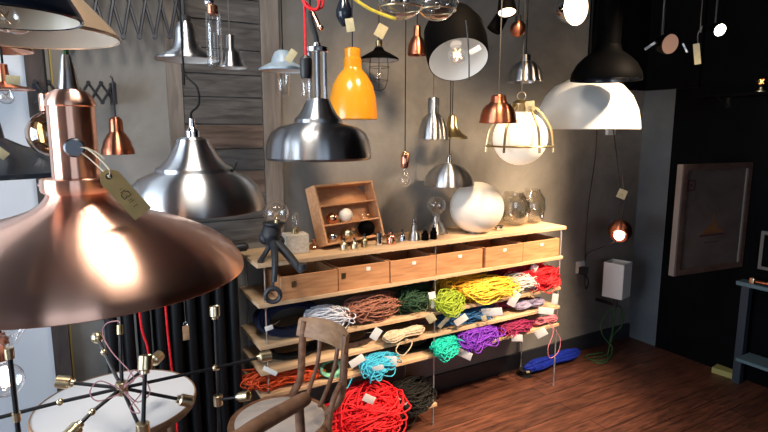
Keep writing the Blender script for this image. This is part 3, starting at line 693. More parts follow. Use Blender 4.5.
# amber globe bulb behind the copper lamp
p = P(51, 134, 1.36); t = thing('globe_pendant', 'amber-rimmed round glass pendant half hidden behind the tall copper neck', 'pendant lamp', p)
b = BM(); sphere(b, p, .056, 32); obj('glass_globe', b, M['amber'], t)
b = BM(); lathe(b, [(0, 0), (.032, 0), (.036, -.012), (.03, -.05), (.012, -.062), (0, -.062)], p+Vector((0, 0, .03)), seg=24); obj('mirrored_bulb', b, M['chrome'], t)
b = BM(); lathe(b, cylprof(.02, .055, .10), p, seg=20); obj('socket', b, M['copper_s'], t)
b = BM(); tube(b, [p+Vector((0, 0, .10)), (p.x, p.y, CEIL-.001)], .0028, 6); obj('cord', b, CM['black'], t)
# small copper pendant at left wall
pendant('pendant_lamp', 'small copper pendant with a narrow neck in front of the grey wall, left', 118, 152, 2.15,
    [(0, 117), (3.5, 117.5), (5.8, 120), (6.4, 122), (6.6, 132), (9, 135), (12.5, 141), (14, 147), (15.2, 149), (15.6, 154)], M['copper_dark'], M['copper_s'], seg=48, neck=3, cord=None, socket=False)
t = [o for o in C.objects if o.parent is None and o.name.startswith('pendant_lamp')][-1]; L = Vector(t.location)
b = BM(); tube(b, [L+Vector((0, 0, .13)), L+Vector((0, 0, .285)), L+Vector((.0, .06, .30)), (L.x, BACK-.06, L.z+.30)], .0035, 8); obj('hanging_wire', b, M['steel_dark'], t)

# 8 silver bell
t = pendant('pendant_lamp', 'large brushed silver bell pendant with a stepped neck, left of the plank panel', 196, 198, 1.42,
    [(0, 137), (11, 138), (15.5, 140), (16, 143), (18.5, 148), (23.5, 157), (30, 164.5), (36, 168), (36.5, 171.5), (40, 172.5), (52, 177.5), (61, 187), (65.5, 198), (66.5, 206), (66, 209)], M['steel'], M['white_enamel'], seg=96, cord=None, bulbR=.035)
L = Vector(t.location); s = 1.42/FPX
b = BM(); lathe(b, [(0, (198-120)*s), (2.5*s, (198-120)*s), (3*s, (198-128)*s), (6.5*s, (198-132)*s), (6.5*s, (198-138)*s), (0, (198-138)*s)], seg=20); obj('cord_grip', b, M['chrome'], t, world=False)
b = BM(); tube(b, [L+Vector((0, 0, 78*s)), L+Vector((0, 0, 84*s)), L+RT*.02+Vector((0, 0, 92*s)), L+RT*.018+Vector((0, 0, 108*s)), L-RT*.012+Vector((0, 0, 122*s)), L-RT*.014+Vector((0, 0, 150*s)), (L-RT*.014).to_tuple()[:2]+(CEIL-.001,)], .0030, 6, 6); obj('cord', b, CM['black'], t)
b = BM(); lathe(b, cylprof(.006, 0, .012), L+RT*(34*s)+Vector((0, 0, 28*s)), RT.to_track_quat('Z', 'Y'), 12); tube(b, [L+RT*(39*s)+Vector((0, 0, 28*s)), L+RT*(42*s)+Vector((0, 0, 36*s))], .003, 6); obj('side_knob', b, M['black'], t)
# 9 silver upper pendant on a bracket
pendant('pendant_lamp', 'silver cone-topped pendant with a flat brim high above the large silver bell', 187, 57, 2.0,
    [(0, 17), (3, 18), (4, 22), (8, 25), (11, 32), (12, 42), (14.5, 49), (20, 53), (28, 56.5), (30.5, 58.5), (30.5, 60)], M['steel'], M['white_enamel'], seg=64, cord='black')
# 10 glass tube lamp and small silver lamp
p = P(214, 40, 1.78); s = 1.78/FPX
t = thing('tube_pendant', 'clear glass tube pendant with a chrome ball fitting before the dark planks', 'pendant lamp', p)
b = BM(); lathe(b, [(7*s, 26*s), (7.5*s, 20*s), (7.5*s, -22*s), (6*s, -26*s), (0, -26*s)], p, seg=24); obj('glass_tube', b, M['glass'], t)
b = BM(); lathe(b, cylprof(5.5*s, 24*s, 33*s), p, seg=20); obj('socket', b, M['copper_s'], t)
b = BM(); sphere(b, p+Vector((0, 0, 36*s))-RT*.010, 5.2*s, 20); tube(b, [p+Vector((0, 0, 38*s)), p-RT*.02+Vector((0, .0, 50*s)), (p.x-.0, p.y, CEIL-.001)], .004, 8); obj('ball_joint', b, M['chrome'], t)
b = BM()
for dx in (-3.5, 3.5): tube(b, [p+RT*dx*s+Vector((0, 0, 24*s)), p+RT*dx*s-Vector((0, 0, 18*s))], .0012, 6)
obj('support_wires', b, M['chrome'], t)
pendant('pendant_lamp', 'little silver bell pendant in front of the upper planks beside the glass tube', 231, 66, 2.15,
    [(0, 36), (4.2, 36.5), (5, 38), (5, 49), (7, 50.5), (10.5, 54), (12.5, 60), (13.5, 64), (16, 67), (16, 68)], M['steel'], M['white_enamel'], seg=40, cord='grey')
# 11 pale blue shade with glass jar
t = pendant('pendant_lamp', 'pale blue enamel hat-shaped shade over a glass jar, left of the red cord', 283, 68, 2.25,
    [(0, 50), (4, 50.5), (8, 53), (10.5, 58), (12, 63), (18, 66), (24, 69), (24, 71)], M['blue_enamel'], M['white_enamel'], seg=48, cord='black')
L = Vector(t.location); s = 2.25/FPX
b = BM(); lathe(b, [(6*s, -4*s), (7*s, -8*s), (7*s, -24*s), (5*s, -28*s), (0, -29*s)], seg=24); obj('glass_cover', b, M['glass'], t, world=False)
paper_tag(t, P(291, 56, 2.13), .03, .052, M['ytag'], -.6)
# 12 red cord socket
p = P(306, 66, 1.50); s = 1.50/FPX
t = thing('socket_pendant', 'black bulb holder on a bright red cord left of the chrome rod pendant', 'pendant lamp', p)
b = BM(); lathe(b, [(0, 10*s), (3*s, 10*s), (6*s, 7*s), (6.5*s, 2*s), (6*s, -9*s), (5*s, -12*s), (0, -12*s)], p, seg=24); obj('socket', b, M['black_plastic'], t)
bulb(t, p-Vector((0, 0, 27*s)), 5.2*s, 'tube')
b = BM(); q0 = p+Vector((0, 0, 9*s)); a = lambda x, y, dd=0: P(x, y, 1.50+dd)
tube(b, [q0, a(305, 20), a(305, 3), a(312, 9, .01), a(322, 7, .02), a(322, -6, .03), a(312, -10, .03), a(303, -4, .02), a(306, 6, -.01), a(316, 10, -.01), a(320, -2, -.01), a(316, -30), (p.x, p.y, CEIL-.001)], .0035, 8, 6); obj('red_cord', b, CM['red'], t)
# 13 chrome rod pendant
t = pendant('pendant_lamp', 'dark chrome pendant hung on a cage of upright rods, centre left', 319, 153, 1.70,
    [(0, 100), (10.5, 100), (12.5, 103), (15, 109), (19, 115.5), (23.5, 120), (24, 123.5), (27, 124.5), (38, 127), (46.5, 133), (50.5, 141), (52, 151), (52.5, 157), (51, 159)], M['steel_dark'], M['white_enamel'], seg=96, cord=None, bulbR=.035)
L = Vector(t.location); s = 1.70/FPX
for k in range(6):
    b = BM(); an = 2*PI*k/6+.2; o_ = Vector((math.cos(an)*8.5*s, math.sin(an)*8.5*s, 0)); tube(b, [L+o_+Vector((0, 0, 53*s)), L+o_+Vector((0, 0, 97*s))], .0048, 10); obj('upright_rod', b, M['chrome'], t)
b = BM(); lathe(b, cylprof(11*s, 97*s, 102*s), seg=32); lathe(b, cylprof(4*s, 102*s, 106*s), seg=20); obj('top_disc', b, M['chrome'], t, world=False)
b = BM(); lathe(b, cylprof(3*s, 53*s, 97*s), seg=20); obj('inner_tube', b, M['steel_dark'], t, world=False)
b = BM(); tube(b, [L+Vector((0, 0, 104*s)), L-RT*(1*s)+Vector((0, 0, 112*s)), L-RT*(5*s)+Vector((0, 0, 126*s)), L-RT*(6*s)+Vector((0, 0, 135*s))], .0085, 10, 4); obj('cord_sleeve', b, M['black_plastic'], t)
b = BM(); tube(b, [L-RT*(6*s)+Vector((0, 0, 134*s)), (L-RT*(6*s)).to_tuple()[:2]+(CEIL-.001,)], .003, 6); obj('cord', b, CM['black'], t)
b = BM(); tube(b, [L-RT*(5*s)+Vector((0, 0, 138*s)), L+RT*(1*s)+Vector((0, 0, 126*s)), L+RT*(3*s)+Vector((0, 0, 120*s))], .0055, 8, 4); sphere(b, L+RT*(4*s)+Vector((0, 0, 120*s)), .009, 14); obj('cord_clip', b, M['copper_s'], t)
# 15 orange pendant
pendant('pendant_lamp', 'glossy orange bell pendant against the plaster wall', 353, 117, 2.40,
    [(0, 50), (6, 50.2), (8, 51.5), (8, 60), (8.8, 61), (9, 68), (9.5, 71), (15, 77), (20, 86), (23, 98), (24.5, 112), (25, 117), (25, 119)], M['orange'], M['orange'], seg=64, cord='navy', bulbR=.03, lit=False)
# 16 black cage lamp
t = pendant('pendant_lamp', 'black dish pendant over a wire cage and bulb, right of the orange lamp', 379, 57, 2.68,
    [(0, 47), (4, 48), (6, 51), (12, 54), (19, 58), (20, 60)], M['black_matt'], M['white_enamel'], seg=48, cord='black', socket=True)
L = Vector(t.location); s = 2.68/FPX
b = BM()
for k in range(6):
    an = PI*k/3; e = Vector((math.cos(an), math.sin(an), 0)); tube(b, [L+e*10*s-Vector((0, 0, 1*s)), L+e*10.5*s-Vector((0, 0, 18*s)), L+e*7*s-Vector((0, 0, 30*s)), L-Vector((0, 0, 33*s))], .0016, 5, 4)
for rr, zz in ((10.4, 10), (9.5, 23)): ellring(b, L-Vector((0, 0, zz*s)), rr*s, .0016, None, 30, 5)
obj('wire_cage', b, M['black'], t)
bulb(t, L-Vector((0, 0, 20*s)), 5*s, 'pear')
b = BM(); lathe(b, cylprof(3.5*s, 10*s, 16*s), seg=16); obj('brass_fitting', b, M['brass_old'], t, world=False)
paper_tag(t, P(381, 31, 2.62), .050, .062, M['ytag'], -.5, tie=L+Vector((0, 0, 16*s)))
# 17 dark glass drop
p = P(344, 14, 2.1); s = 2.1/FPX
t = thing('glass_drop_pendant', 'small smoked black drop pendant above the orange lamp, with a manila tag', 'pendant lamp', p)
b = BM(); lathe(b, [(0, 20*s), (3*s, 20*s), (5*s, 12*s), (8*s, 4*s), (8*s, -2*s), (5*s, -8*s), (2*s, -12*s), (0, -12*s)], p, seg=28); obj('shade', b, M['black_gloss'], t)
b = BM(); tube(b, [p+Vector((0, 0, 18*s)), (p.x, p.y, CEIL-.001)], .0028, 6); obj('cord', b, CM['black'], t)
paper_tag(t, P(350, 25, 2.08), .032, .05, M['ytag'], .15)
# 18 two clear glass bowls with yellow flex
for k, (px, py, rp, lab) in enumerate(((401, -6, 25, 'round glass bowl pendant on yellow flex at the top edge, left of the pair'), (437, -2, 22, 'round glass bowl pendant at the top edge, right of the pair'))):
    dpt = (1.45, 1.62)[k]; p = P(px, py, dpt); s = dpt/FPX
    t = thing('glass_bowl_pendant', lab, 'pendant lamp', p)
    b = BM(); lathe(b, [(rp*s*.98, 4*s)]+[(rp*s*math.cos(x), -rp*s*math.sin(x)) for x in [.12*j for j in range(14)]]+[(0, -rp*s)], p, seg=48); obj('glass_bowl', b, M['jar'], t)
    b = BM(); ellring(b, p+Vector((0, 0, 4*s)), rp*s*.99, .003, None, 48); ellring(b, p-Vector((0, 0, rp*s*.55)), rp*s*.86, .0022, None, 48); obj('rim', b, M['brass'], t)
    b = BM(); lathe(b, [(0, 30*s), (rp*s*.5, 28*s), (rp*s, 12*s), (rp*s, 4*s), (rp*s*.97, 4*s), (0, 20*s)], p, seg=48); obj('metal_top', b, M['steel_dark'], t)
    b = BM(); rr = random.Random(k)
    for j in range(7): sphere(b, p+Vector((rr.uniform(-.5, .5)*rp*s, rr.uniform(-.5, .5)*rp*s, rr.uniform(-.6, 0)*rp*s)), .006+.004*rr.random(), 12)
    tube(b, [p+Vector((0, 0, 20*s)), p-Vector((0, 0, 10*s))], .008, 10); obj('bulb_cluster', b, M['chrome'], t)
    b = BM(); tube(b, [p+Vector((0, 0, 28*s)), (p.x, p.y, CEIL-.001)], .003, 6); obj('cord', b, CM['black'], t)
    if k == 0:
        b = BM(); tube(b, [P(396, 19, 1.42), P(384, 15, 1.42), P(368, 8, 1.42), P(352, -3, 1.42), P(340, -14, 1.42)], .0042, 8, 6)
        obj('yellow_flex', b, CM['yellow'], t)
# 19 small dark copper
pendant('pendant_lamp', 'tiny dark copper pendant below the left glass bowl', 417, 53, 2.6,
    [(0, 27), (3, 27), (3.6, 29), (3.8, 37), (6.5, 40), (8.6, 45), (9.5, 51), (9.5, 55)], M['copper_dark'], M['copper_dark'], seg=40, cord='black')
# 20 tilted black drum
p = P(458, 58, 2.15); s = 2.15/FPX
axis = (-FW*.47-UP*.88+RT*.06).normalized()
t = thing('spotlight_pendant', 'large tilted black drum lamp showing its white inside and a clear bulb', 'pendant lamp', p, aim(axis))
shell(t, 'shade', [(0, 62*s), (10*s, 61*s), (24*s, 52*s), (31*s, 36*s), (32*s, 20*s), (31*s, 4*s), (30*s, -3*s)], M['black_matt'], M['white_enamel'], th=.003)
q_ = aim(axis)
b = BM(); lathe(b, cylprof(6*s, 18*s, 42*s), seg=20); obj('socket', b, M['white_enamel'], t, world=False)
bb = bulb(t, p+q_ @ Vector((0, 0, 4*s)), 10*s, 'globe', q=q_, lit=True); drum_at = p+axis*.0
b = BM(); c_ = p-axis*(58*s); tube(b, [c_, c_+Vector((0, 0, .08)), (c_.x, c_.y, CEIL-.001)], .004, 6, 3); obj('cord', b, CM['black'], t)
b = BM(); tube(b, [P(469, 80, 2.05), P(469, 62, 2.03), P(468, 40, 2.02), P(466, 20, 2.0)], .003, 6, 4); obj('bracket_arm', b, M['black'], t)
paper_tag(t, P(475, 50, 2.04), .045, .020, M['paper'], .5)
# 21 bells
pendant('pendant_lamp', 'small silver bell pendant with a straight collar, above the silver bowl lamp', 433, 136, 2.85,
    [(0, 98), (4.6, 98.5), (5.6, 100), (5.8, 102), (5.8, 114), (7, 115.5), (10.5, 119), (13, 125), (14.8, 133), (15.3, 137), (15.3, 139)], M['steel'], M['white_enamel'], seg=48, cord='grey')
pendant('pendant_lamp', 'dark brass brimmed pendant half hidden behind the small silver bell', 452, 136, 3.0,
    [(0, 115), (3, 115.5), (4.5, 117.5), (5.2, 126), (7.5, 130), (11, 133.5), (15.5, 137), (15.5, 138.5)], M['brass_old'], M['brass_old'], seg=40, cord='black')
t = pendant('pendant_lamp', 'polished silver bowl pendant hanging over the silver bell-based lamp', 449, 183, 2.95,
    [(0, 154), (1.8, 155), (3, 162.5), (8, 164), (14, 166.5), (19.5, 171), (23.3, 177), (25, 183), (25, 185)], M['steel'], M['white_enamel'], seg=64, cord='black', neck=3, cap=M['chrome'])
# 23 bare bulb with copper socket
p = P(405, 160, 2.75); s = 2.75/FPX
t = thing('bare_bulb_pendant', 'bare pear bulb in a copper holder hanging before the plaster wall', 'pendant lamp', p)
b = BM(); lathe(b, [(0, 8*s), (2.5*s, 8*s), (4.3*s, 5*s), (4.3*s, -6*s), (3.5*s, -8*s), (0, -8*s)], p, seg=20); obj('socket', b, M['copper_s'], t)
bulb(t, p-Vector((0, 0, 21*s)), 6.2*s, 'pear')
b = BM(); tube(b, [p+Vector((0, 0, 8*s)), (p.x, p.y, CEIL-.001)], .0028, 6); obj('cord', b, CM['black'], t)
# 24 copper bell right
pendant('pendant_lamp', 'reddish copper bell pendant with dark rim, left of the lit cage globe', 498, 121, 2.32,
    [(0, 95), (6, 95.5), (7.5, 97), (8, 101), (9, 103.5), (13, 106), (16, 110), (17.5, 115), (18, 119), (18.5, 121), (18.5, 123)], M['copper_dark'], M['copper_dark'], seg=48, cord='grey')
# 25 cage globe
p = P(520, 138, 2.60); s = 2.60/FPX; R_ = 29*s
t = thing('caged_globe_pendant', 'glowing opal globe pendant in a brass ring cage with a card tag', 'pendant lamp', p)
b = BM(); sphere(b, p, R_*.93, 40, (1, 1, 1)); obj('globe', b, M['opal_lit'], t)
b = BM(); ellring(b, p-Vector((0, 0, 8*s)), 33*s, .005, None, 56, 8); obj('brass_ring', b, M['brass_old'], t)
for k in range(6):
    b = BM(); an = PI*k/3+.35; e = Vector((math.cos(an), math.sin(an), 0))
    tube(b, [p+Vector((0, 0, 33*s))+e*6*s, p+Vector((0, 0, 27*s))+e*17*s, p+Vector((0, 0, 10*s))+e*29*s, p-Vector((0, 0, 8*s))+e*32.5*s, p-Vector((0, 0, 14*s))+e*33*s], .0062, 8, 5); obj('cage_bar', b, M['brass_old'], t)
b = BM(); lathe(b, [(0, 37*s), (5*s, 37*s), (9*s, 34*s), (10*s, 26*s), (0, 26*s)], p, seg=28); obj('cap', b, M['brass_old'], t)
b = BM(); ellring(b, p+Vector((0, 0, 41*s)), 4*s, .003, facing(p) @ Quaternion((1, 0, 0), PI/2), 20); obj('hanging_ring', b, M['brass'], t)
b = BM(); tube(b, [p+Vector((0, 0, 45*s)), (p.x, p.y, CEIL-.001)], .003, 6); obj('cord', b, CM['grey'], t)
paper_tag(t, P(530, 106, 2.50), .042, .045, M['ytag'], .1, marks=True)
# 26 chrome dome + copper ball + black spots
pendant('pendant_lamp', 'small dark chrome dome pendant high above the lit cage globe', 525, 79, 2.75,
    [(0, 55), (4, 55.5), (5, 57), (5.2, 62), (9, 63.5), (13, 67), (15.5, 72), (16.5, 78), (18, 81), (18, 82)], M['steel_dark'], M['steel'], seg=48, cord='black')
p = P(518, 29, 2.5); s = 2.5/FPX
t = thing('ball_pendant', 'dark copper ball pendant near the top above the chrome dome', 'pendant lamp', p)
b = BM(); sphere(b, p, 8*s, 28); obj('shade', b, M['copper_dark'], t)
b = BM(); lathe(b, cylprof(3*s, 7*s, 13*s), p, seg=16); obj('socket', b, M['black_plastic'], t)
b = BM(); tube(b, [p+Vector((0, 0, 12*s)), (p.x, p.y, CEIL-.001)], .0028, 6); obj('cord', b, CM['black'], t)
def spot(px, py, dpt, rp, axis, face, label, mat=None, L=1.6, arm=True):
    p = P(px, py, dpt); s = dpt/FPX; r = rp*s; q = aim(axis)
    t = thing('ceiling_spotlight', label, 'spotlight', p, q)
    b = BM(); lathe(b, [(0, L*r), (r*.55, L*r), (r*.8, L*r*.85), (r*1.06, r*.1), (r*1.06, -r*.12), (r*.98, -r*.12), (r*.96, .0)], seg=32); obj('housing', b, mat or M['black_matt'], t, world=False)
    b = BM(); lathe(b, [(0, -.0), (r*.95, -.0), (r*.95, .004), (0, .004)], seg=32); obj('lamp_face', b, face, t, world=False)
    if arm:
        c = p-Vector(axis).normalized()*(L*r*.8); b = BM(); tube(b, [c, c+Vector((0, 0, .04)), (c.x, c.y, CEIL-.001)], .006, 8); obj('stem', b, M['black'], t)
    return t
spot(507, 12, 2.4, 9, (-FW*.22-UP*.97), M['lit_warm'], 'black ceiling spotlight with a small lit face, right of the drum lamp', L=2.4)
spot(494, 30, 2.5, 7, (-RT*.5-UP*.85+FW*.1), M['black_matt'], 'narrow unlit black spotlight angled beside the drum lamp', L=4.0)
spot(720, 30, 3.1, 6, (-FW*.85-UP*.5), M['lit_white'], 'brightly glaring spotlight at the upper right on the black ceiling side', L=2)
spot(670, 44, 2.7, 10, (-FW*.9-UP*.35+RT*.2), M['lit_dim'], 'dim copper-lit spotlight with side wings left of the hanging strip tag', L=1.6)
t = [o for o in C.objects if o.parent is None and o.name.startswith('ceiling_spotlight')][-1]
b = BM(); box(b, P(650, 46, 2.7), (.055, .003, .012), facing(P(650, 46, 2.7), 0, .6)); box(b, P(685, 48, 2.7), (.05, .003, .008), facing(P(685, 48, 2.7), 0, -1.1)); obj('barn_door', b, M['steel'], t, smooth=False)
p = P(697, 54, 2.65)
t = thing('hanging_tag', 'narrow pale card strip hanging on a curled wire at the upper right', 'tag', p)
b = BM(); box(b, p, (.028, .0015, .10), facing(p, 0, .15)); obj('card', b, M['ytag'], t, smooth=False)
b = BM(); tube(b, [p+Vector((0, 0, .05)), P(698, 34, 2.65), P(702, 26, 2.66), P(701, 18, 2.66), (P(701, 18, 2.66).x, P(701, 18, 2.66).y, CEIL-.001)], .0022, 6, 6); obj('wire', b, M['steel'], t)
# 27 mirrored bulb lit
p = P(573, 8, 2.3); s = 2.3/FPX
t = thing('mirror_globe_pendant', 'glowing round bulb in a tilted chrome cup at the top edge, above the white dome', 'pendant lamp', p)
ax = (RT*.25-UP*.55-FW*.8).normalized(); q_ = aim(ax)
b = BM(); sphere(b, p, 14*s, 32, (1, 1, 1.15)); obj('bulb', b, M['lit_warm'], t)
b = BM(); lathe(b, [(0, 19*s), (8*s, 17*s), (15*s, 8*s), (17.5*s, -4*s), (17*s, -4*s), (15*s, 5*s), (0, 16.6*s)], p, aim((RT*.45-UP*.2-FW*.8).normalized()), 40); obj('cup', b, M['chrome'], t)
b = BM(); tube(b, [p+Vector((0, 0, 15*s)), (p.x, p.y, CEIL-.001)], .003, 6); obj('cord', b, CM['black'], t)
# 28 white dome
pendant('pendant_lamp', 'big glossy white dome pendant under the black brimmed lamp', 586, 126, 2.95,
    [(0, 78), (9, 78.5), (20, 81), (32, 87), (41, 97), (47, 110), (49.5, 122), (50, 129)], M['white_enamel'], M['white_enamel'], seg=96, cord=None, bulbR=.04)
t = [o for o in C.objects if o.parent is None and o.name.startswith('pendant_lamp')][-1]; L = Vector(t.location); s = 2.95/FPX
b = BM(); tube(b, [L+Vector((0, 0, 47*s)), (L.x, L.y, CEIL-.001)], .004, 8); obj('cord', b, CM['black'], t)
# 29 black brimmed lamp
t = pendant('pendant_lamp', 'matt black pendant with a tall cylinder and wide brim before the white dome', 606, 74, 2.55,
    [(0, -14), (11, -14), (12, -11), (12, 46), (14, 52), (22, 58), (28, 64), (33, 73), (34, 78), (34, 80)], M['black_matt'], M['black_gloss'], seg=80, cord='black', neck=4)
# 31 lamp on the right wall shelf
p = PX(757, 92, 3.60); s = p.length/FPX
b0 = thing('wall_shelf', 'narrow black shelf high on the black right-hand wall', 'shelf', (RIGHT-.08, p.y, p.z))
b = BM(); box(b, (RIGHT-.086, p.y-.1, p.z-.012), (.16, .9, .016)); obj('board', b, M['black_wall'], b0, smooth=False)
b = BM()
for yy in (.2, -.35):
    b = BM(); box(b, (RIGHT-.012, p.y+yy, p.z-.05), (.014, .02, .062)); tube(b, [(RIGHT-.012, p.y+yy, p.z-.075), (RIGHT-.14, p.y+yy, p.z-.022)], .005, 6); obj('bracket', b, M['black'], b0)
t = thing('glass_desk_lamp', 'small warm-lit glass lamp on the shelf at the right frame edge', 'lamp', (p.x, p.y-.02, p.z-.003))
b = BM(); lathe(b, [(0, 0), (.03, 0), (.03, .008), (.012, .014), (.01, .03), (0, .03)], t.location, seg=24); obj('base', b, M['brass'], t)
bulb(t, Vector(t.location)+Vector((0, 0, .065)), .030, 'globe', mat=M['amber'], q=Quaternion((0, 1, 0), PI), lit=True)

# 30 copper ball on wall flex
p = P(620, 231, 3.55); s = 3.55/FPX
t = thing('copper_ball_pendant', 'copper ball lamp with a lit opening hanging on brown flex before the corner', 'pendant lamp', p)
ax = (-FW*.70-UP*.60-RT*.42).normalized(); q_ = aim(ax)
b = BM(); R_ = 11.5*s; lathe(b, [(0, R_)]+[(R_*math.sin(x), R_*math.cos(x)) for x in [.2*j for j in range(1, 13)]]+[(R_*.60, -R_*.72), (R_*.55, -R_*.70)], p, q_, 36); obj('ball_shade', b, M['copper_dark'], t)
b = BM(); sphere(b, p+ax*R_*.62, R_*.42, 20); obj('bulb', b, M['lit_white'], t)
wy = BACK-.02
b = BM(); tube(b, [p+Vector((-.008, 0, R_*.9)), P(618, 205, 3.6), P(621, 195, 3.6), P(616, 150, 3.75), PY(613, 128, wy)], .003, 6, 6)
tube(b, [p+Vector((.012, 0, R_*.9)), P(624, 205, 3.6), P(621, 195, 3.6)], .003, 6, 5)
tube(b, [p-Vector((.02, 0, .06)), P(605, 246, 3.6), PY(588, 253, wy), PY(585, 262, wy)], .003, 6, 6)
tube(b, [PY(585, 262, wy), PY(588, 210, wy), PY(596, 150, wy), PY(597, 100, wy), PY(597, 60, wy)], .003, 6, 6); obj('flex', b, CM['darkbrown'], t)
paper_tag(t, P(622, 194, 3.52), .055, .060, M['ytag'], -.35, tie=P(622, 176, 3.55), marks=True)
# socket & plug
p = PY(580, 267, BACK-.008)
t = thing('wall_socket', 'white power socket low on the plaster wall left of the cube lamp', 'socket', p)
b = BM(); box(b, p, (.085, .014, .085), None, .004); obj('face_plate', b, M['paper'], t)
pp = PY(585, 271, BACK-.05)
t = thing('power_plug', 'black plug with a looped flex in the white wall socket', 'plug', pp)
b = BM(); box(b, pp+Vector((0, .012, 0)), (.055, .045, .055), None, .008); obj('plug_body', b, M['black_plastic'], t)
b = BM(); tube(b, [pp-Vector((.0, .005, .02)), pp-Vector((.018, .02, .08)), pp-Vector((.0, .02, .125)), pp-Vector((-.018, .02, .08)), pp-Vector((-.008, .0, .02))], .005, 8, 5); obj('flex_loop', b, CM['black'], t)
p = PY(611, 128, BACK-.012)
t = thing('junction_box', 'small white junction box on the wall under the white dome', 'box', p)
b = BM(); box(b, p, (.085, .024, .10), None, .004); obj('cover', b, M['grey_shade'], t)
# 33 cube lamp
p = PY(617, 279, BACK-.17); q1 = Quaternion((0, 0, 1), .25)
t = thing('cube_wall_lamp', 'white square open-topped lampshade on a black bracket near the corner', 'wall lamp', p)
w_ = .138; h_ = .25; th = .004
b = BM()
for dx, dy, sx, sy in ((0, -w_/2, w_, th), (0, w_/2, w_, th), (-w_/2, 0, th, w_-th), (w_/2, 0, th, w_-th)): box(b, p+q1 @ Vector((dx, dy, 0)), (sx, sy, h_), q1)
obj('shade', b, M['grey_shade'], t, smooth=False)
b = BM(); box(b, p+Vector((0, .0, -h_/2-.03)), (.03, .03, .10), q1, .002); tube(b, [p+Vector((0, .02, -h_/2-.07)), (p.x, BACK-.01, p.z-h_/2-.07)], .012, 8); obj('bracket', b, M['black'], t)
b = BM(); z_ = p.z-h_/2-.06; X_, Y_ = p.x, p.y
G = lambda dx, dy, dz: Vector((X_+dx, Y_+dy, dz))
tube(b, [G(0, 0, z_), G(-.10, .02, z_-.10), G(-.10, .02, z_-.2), G(-.03, .03, .10), G(.0, 0, .05), G(-.10, -.05, .006), G(-.22, -.02, .006), G(-.2, .06, .006), G(-.05, .04, .006)], .005, 8, 6)
tube(b, [G(0, 0, z_), G(.10, .02, z_-.06), G(.12, .02, z_-.18), G(.04, .03, .12), G(-.04, 0, .03), G(-.16, -.08, .006), G(-.25, -.05, .006)], .005, 8, 6)
tube(b, [G(0, 0, z_), G(.02, .02, z_-.2), G(.015, .03, .10), G(-.05, .0, .010), G(-.2, .0, .014)], .006, 8, 6)
obj('green_flex', b, CM['fgreen'], t)

# 34 poster panel hinged on the black wall
Lp = P(677, 221, 3.20); Rp = PX(745.5, 210, RIGHT-.012)
zt, zb = P(681, 164, 3.20).z, P(673, 278, 3.20).z
uu = Vector((Rp.x-Lp.x, Rp.y-Lp.y, 0)); Wp = uu.length; uu.normalize(); mp_ = Vector(((Lp.x+Rp.x)/2, (Lp.y+Rp.y)/2, (zt+zb)/2)); Hp = zt-zb
qp = Quaternion((0, 0, 1), math.atan2(uu.y, uu.x)); nf = qp @ Vector((0, -1, 0))
t = thing('framed_poster', 'wood-framed faded poster with an orange peaked motif, standing out from the black wall', 'poster', mp_)
b = BM(); box(b, mp_, (Wp-.02, .014, Hp-.02), qp); obj('sheet', b, M['poster'], t, smooth=False)
fw = .035; b = BM()
for dx, dz, sx, sz in ((0, Hp/2-fw/2, Wp, fw), (0, -Hp/2+fw/2, Wp, fw), (-Wp/2+fw/2, 0, fw, Hp-2*fw), (Wp/2-fw/2, 0, fw, Hp-2*fw)): box(b, mp_+qp @ Vector((dx, -.004, dz)), (sx, .03, sz), qp, .001)
obj('frame', b, M['poster_frame'], t, smooth=False)
b = BM(); box(b, mp_+qp @ Vector((-Wp/2-.006, 0, 0)), (.012, .036, Hp), qp); obj('edge_strip', b, M['poster_edge'], t, smooth=False); b = BM(); box(b, mp_+qp @ Vector((Wp/2-fw-.006, -.012, 0)), (.008, .01, Hp-2*fw), qp); obj('edge_strip', b, M['poster_edge'], t, smooth=False)
f_ = nf*.0085
b = BM()
for (x, z, ww, hh) in ((-.06, -.06, .035, .03), (-.03, -.05, .03, .06), (0, -.03, .02, .13), (.03, -.05, .03, .07), (.07, -.06, .03, .03)):
    vs = [b.verts.new(mp_+f_+qp @ Vector((x+a_*ww, -.0, -.095+c_*hh))) for a_, c_ in ((-1, 0), (1, 0), (.15, 1), (-.15, 1))]; b.faces.new(vs)
    vs2 = [b.verts.new(v.co-f_*.3) for v in vs]; b.faces.new(vs2[::-1])
obj('peaked_motif', b, M['poster_orange'], t, smooth=False)
b = BM(); box(b, mp_+f_+qp @ Vector((.0, 0, -.105)), (.22, .001, .012), qp); box(b, mp_+f_+qp @ Vector((0, 0, -.15)), (.12, .001, .006), qp)
x_, z_ = -Wp/2+.085, Hp/2-.125
for dx, dz, sx, sz in ((0, .028, .066, .010), (0, -.028, .066, .010), (-.028, 0, .010, .066), (.028, 0, .010, .066), (0, 0, .02, .02)): box(b, mp_+f_+qp @ Vector((x_+dx, 0, z_+dz)), (sx, .001, sz), qp)
obj('printed_symbol', b, M['poster_red'], t, smooth=False)

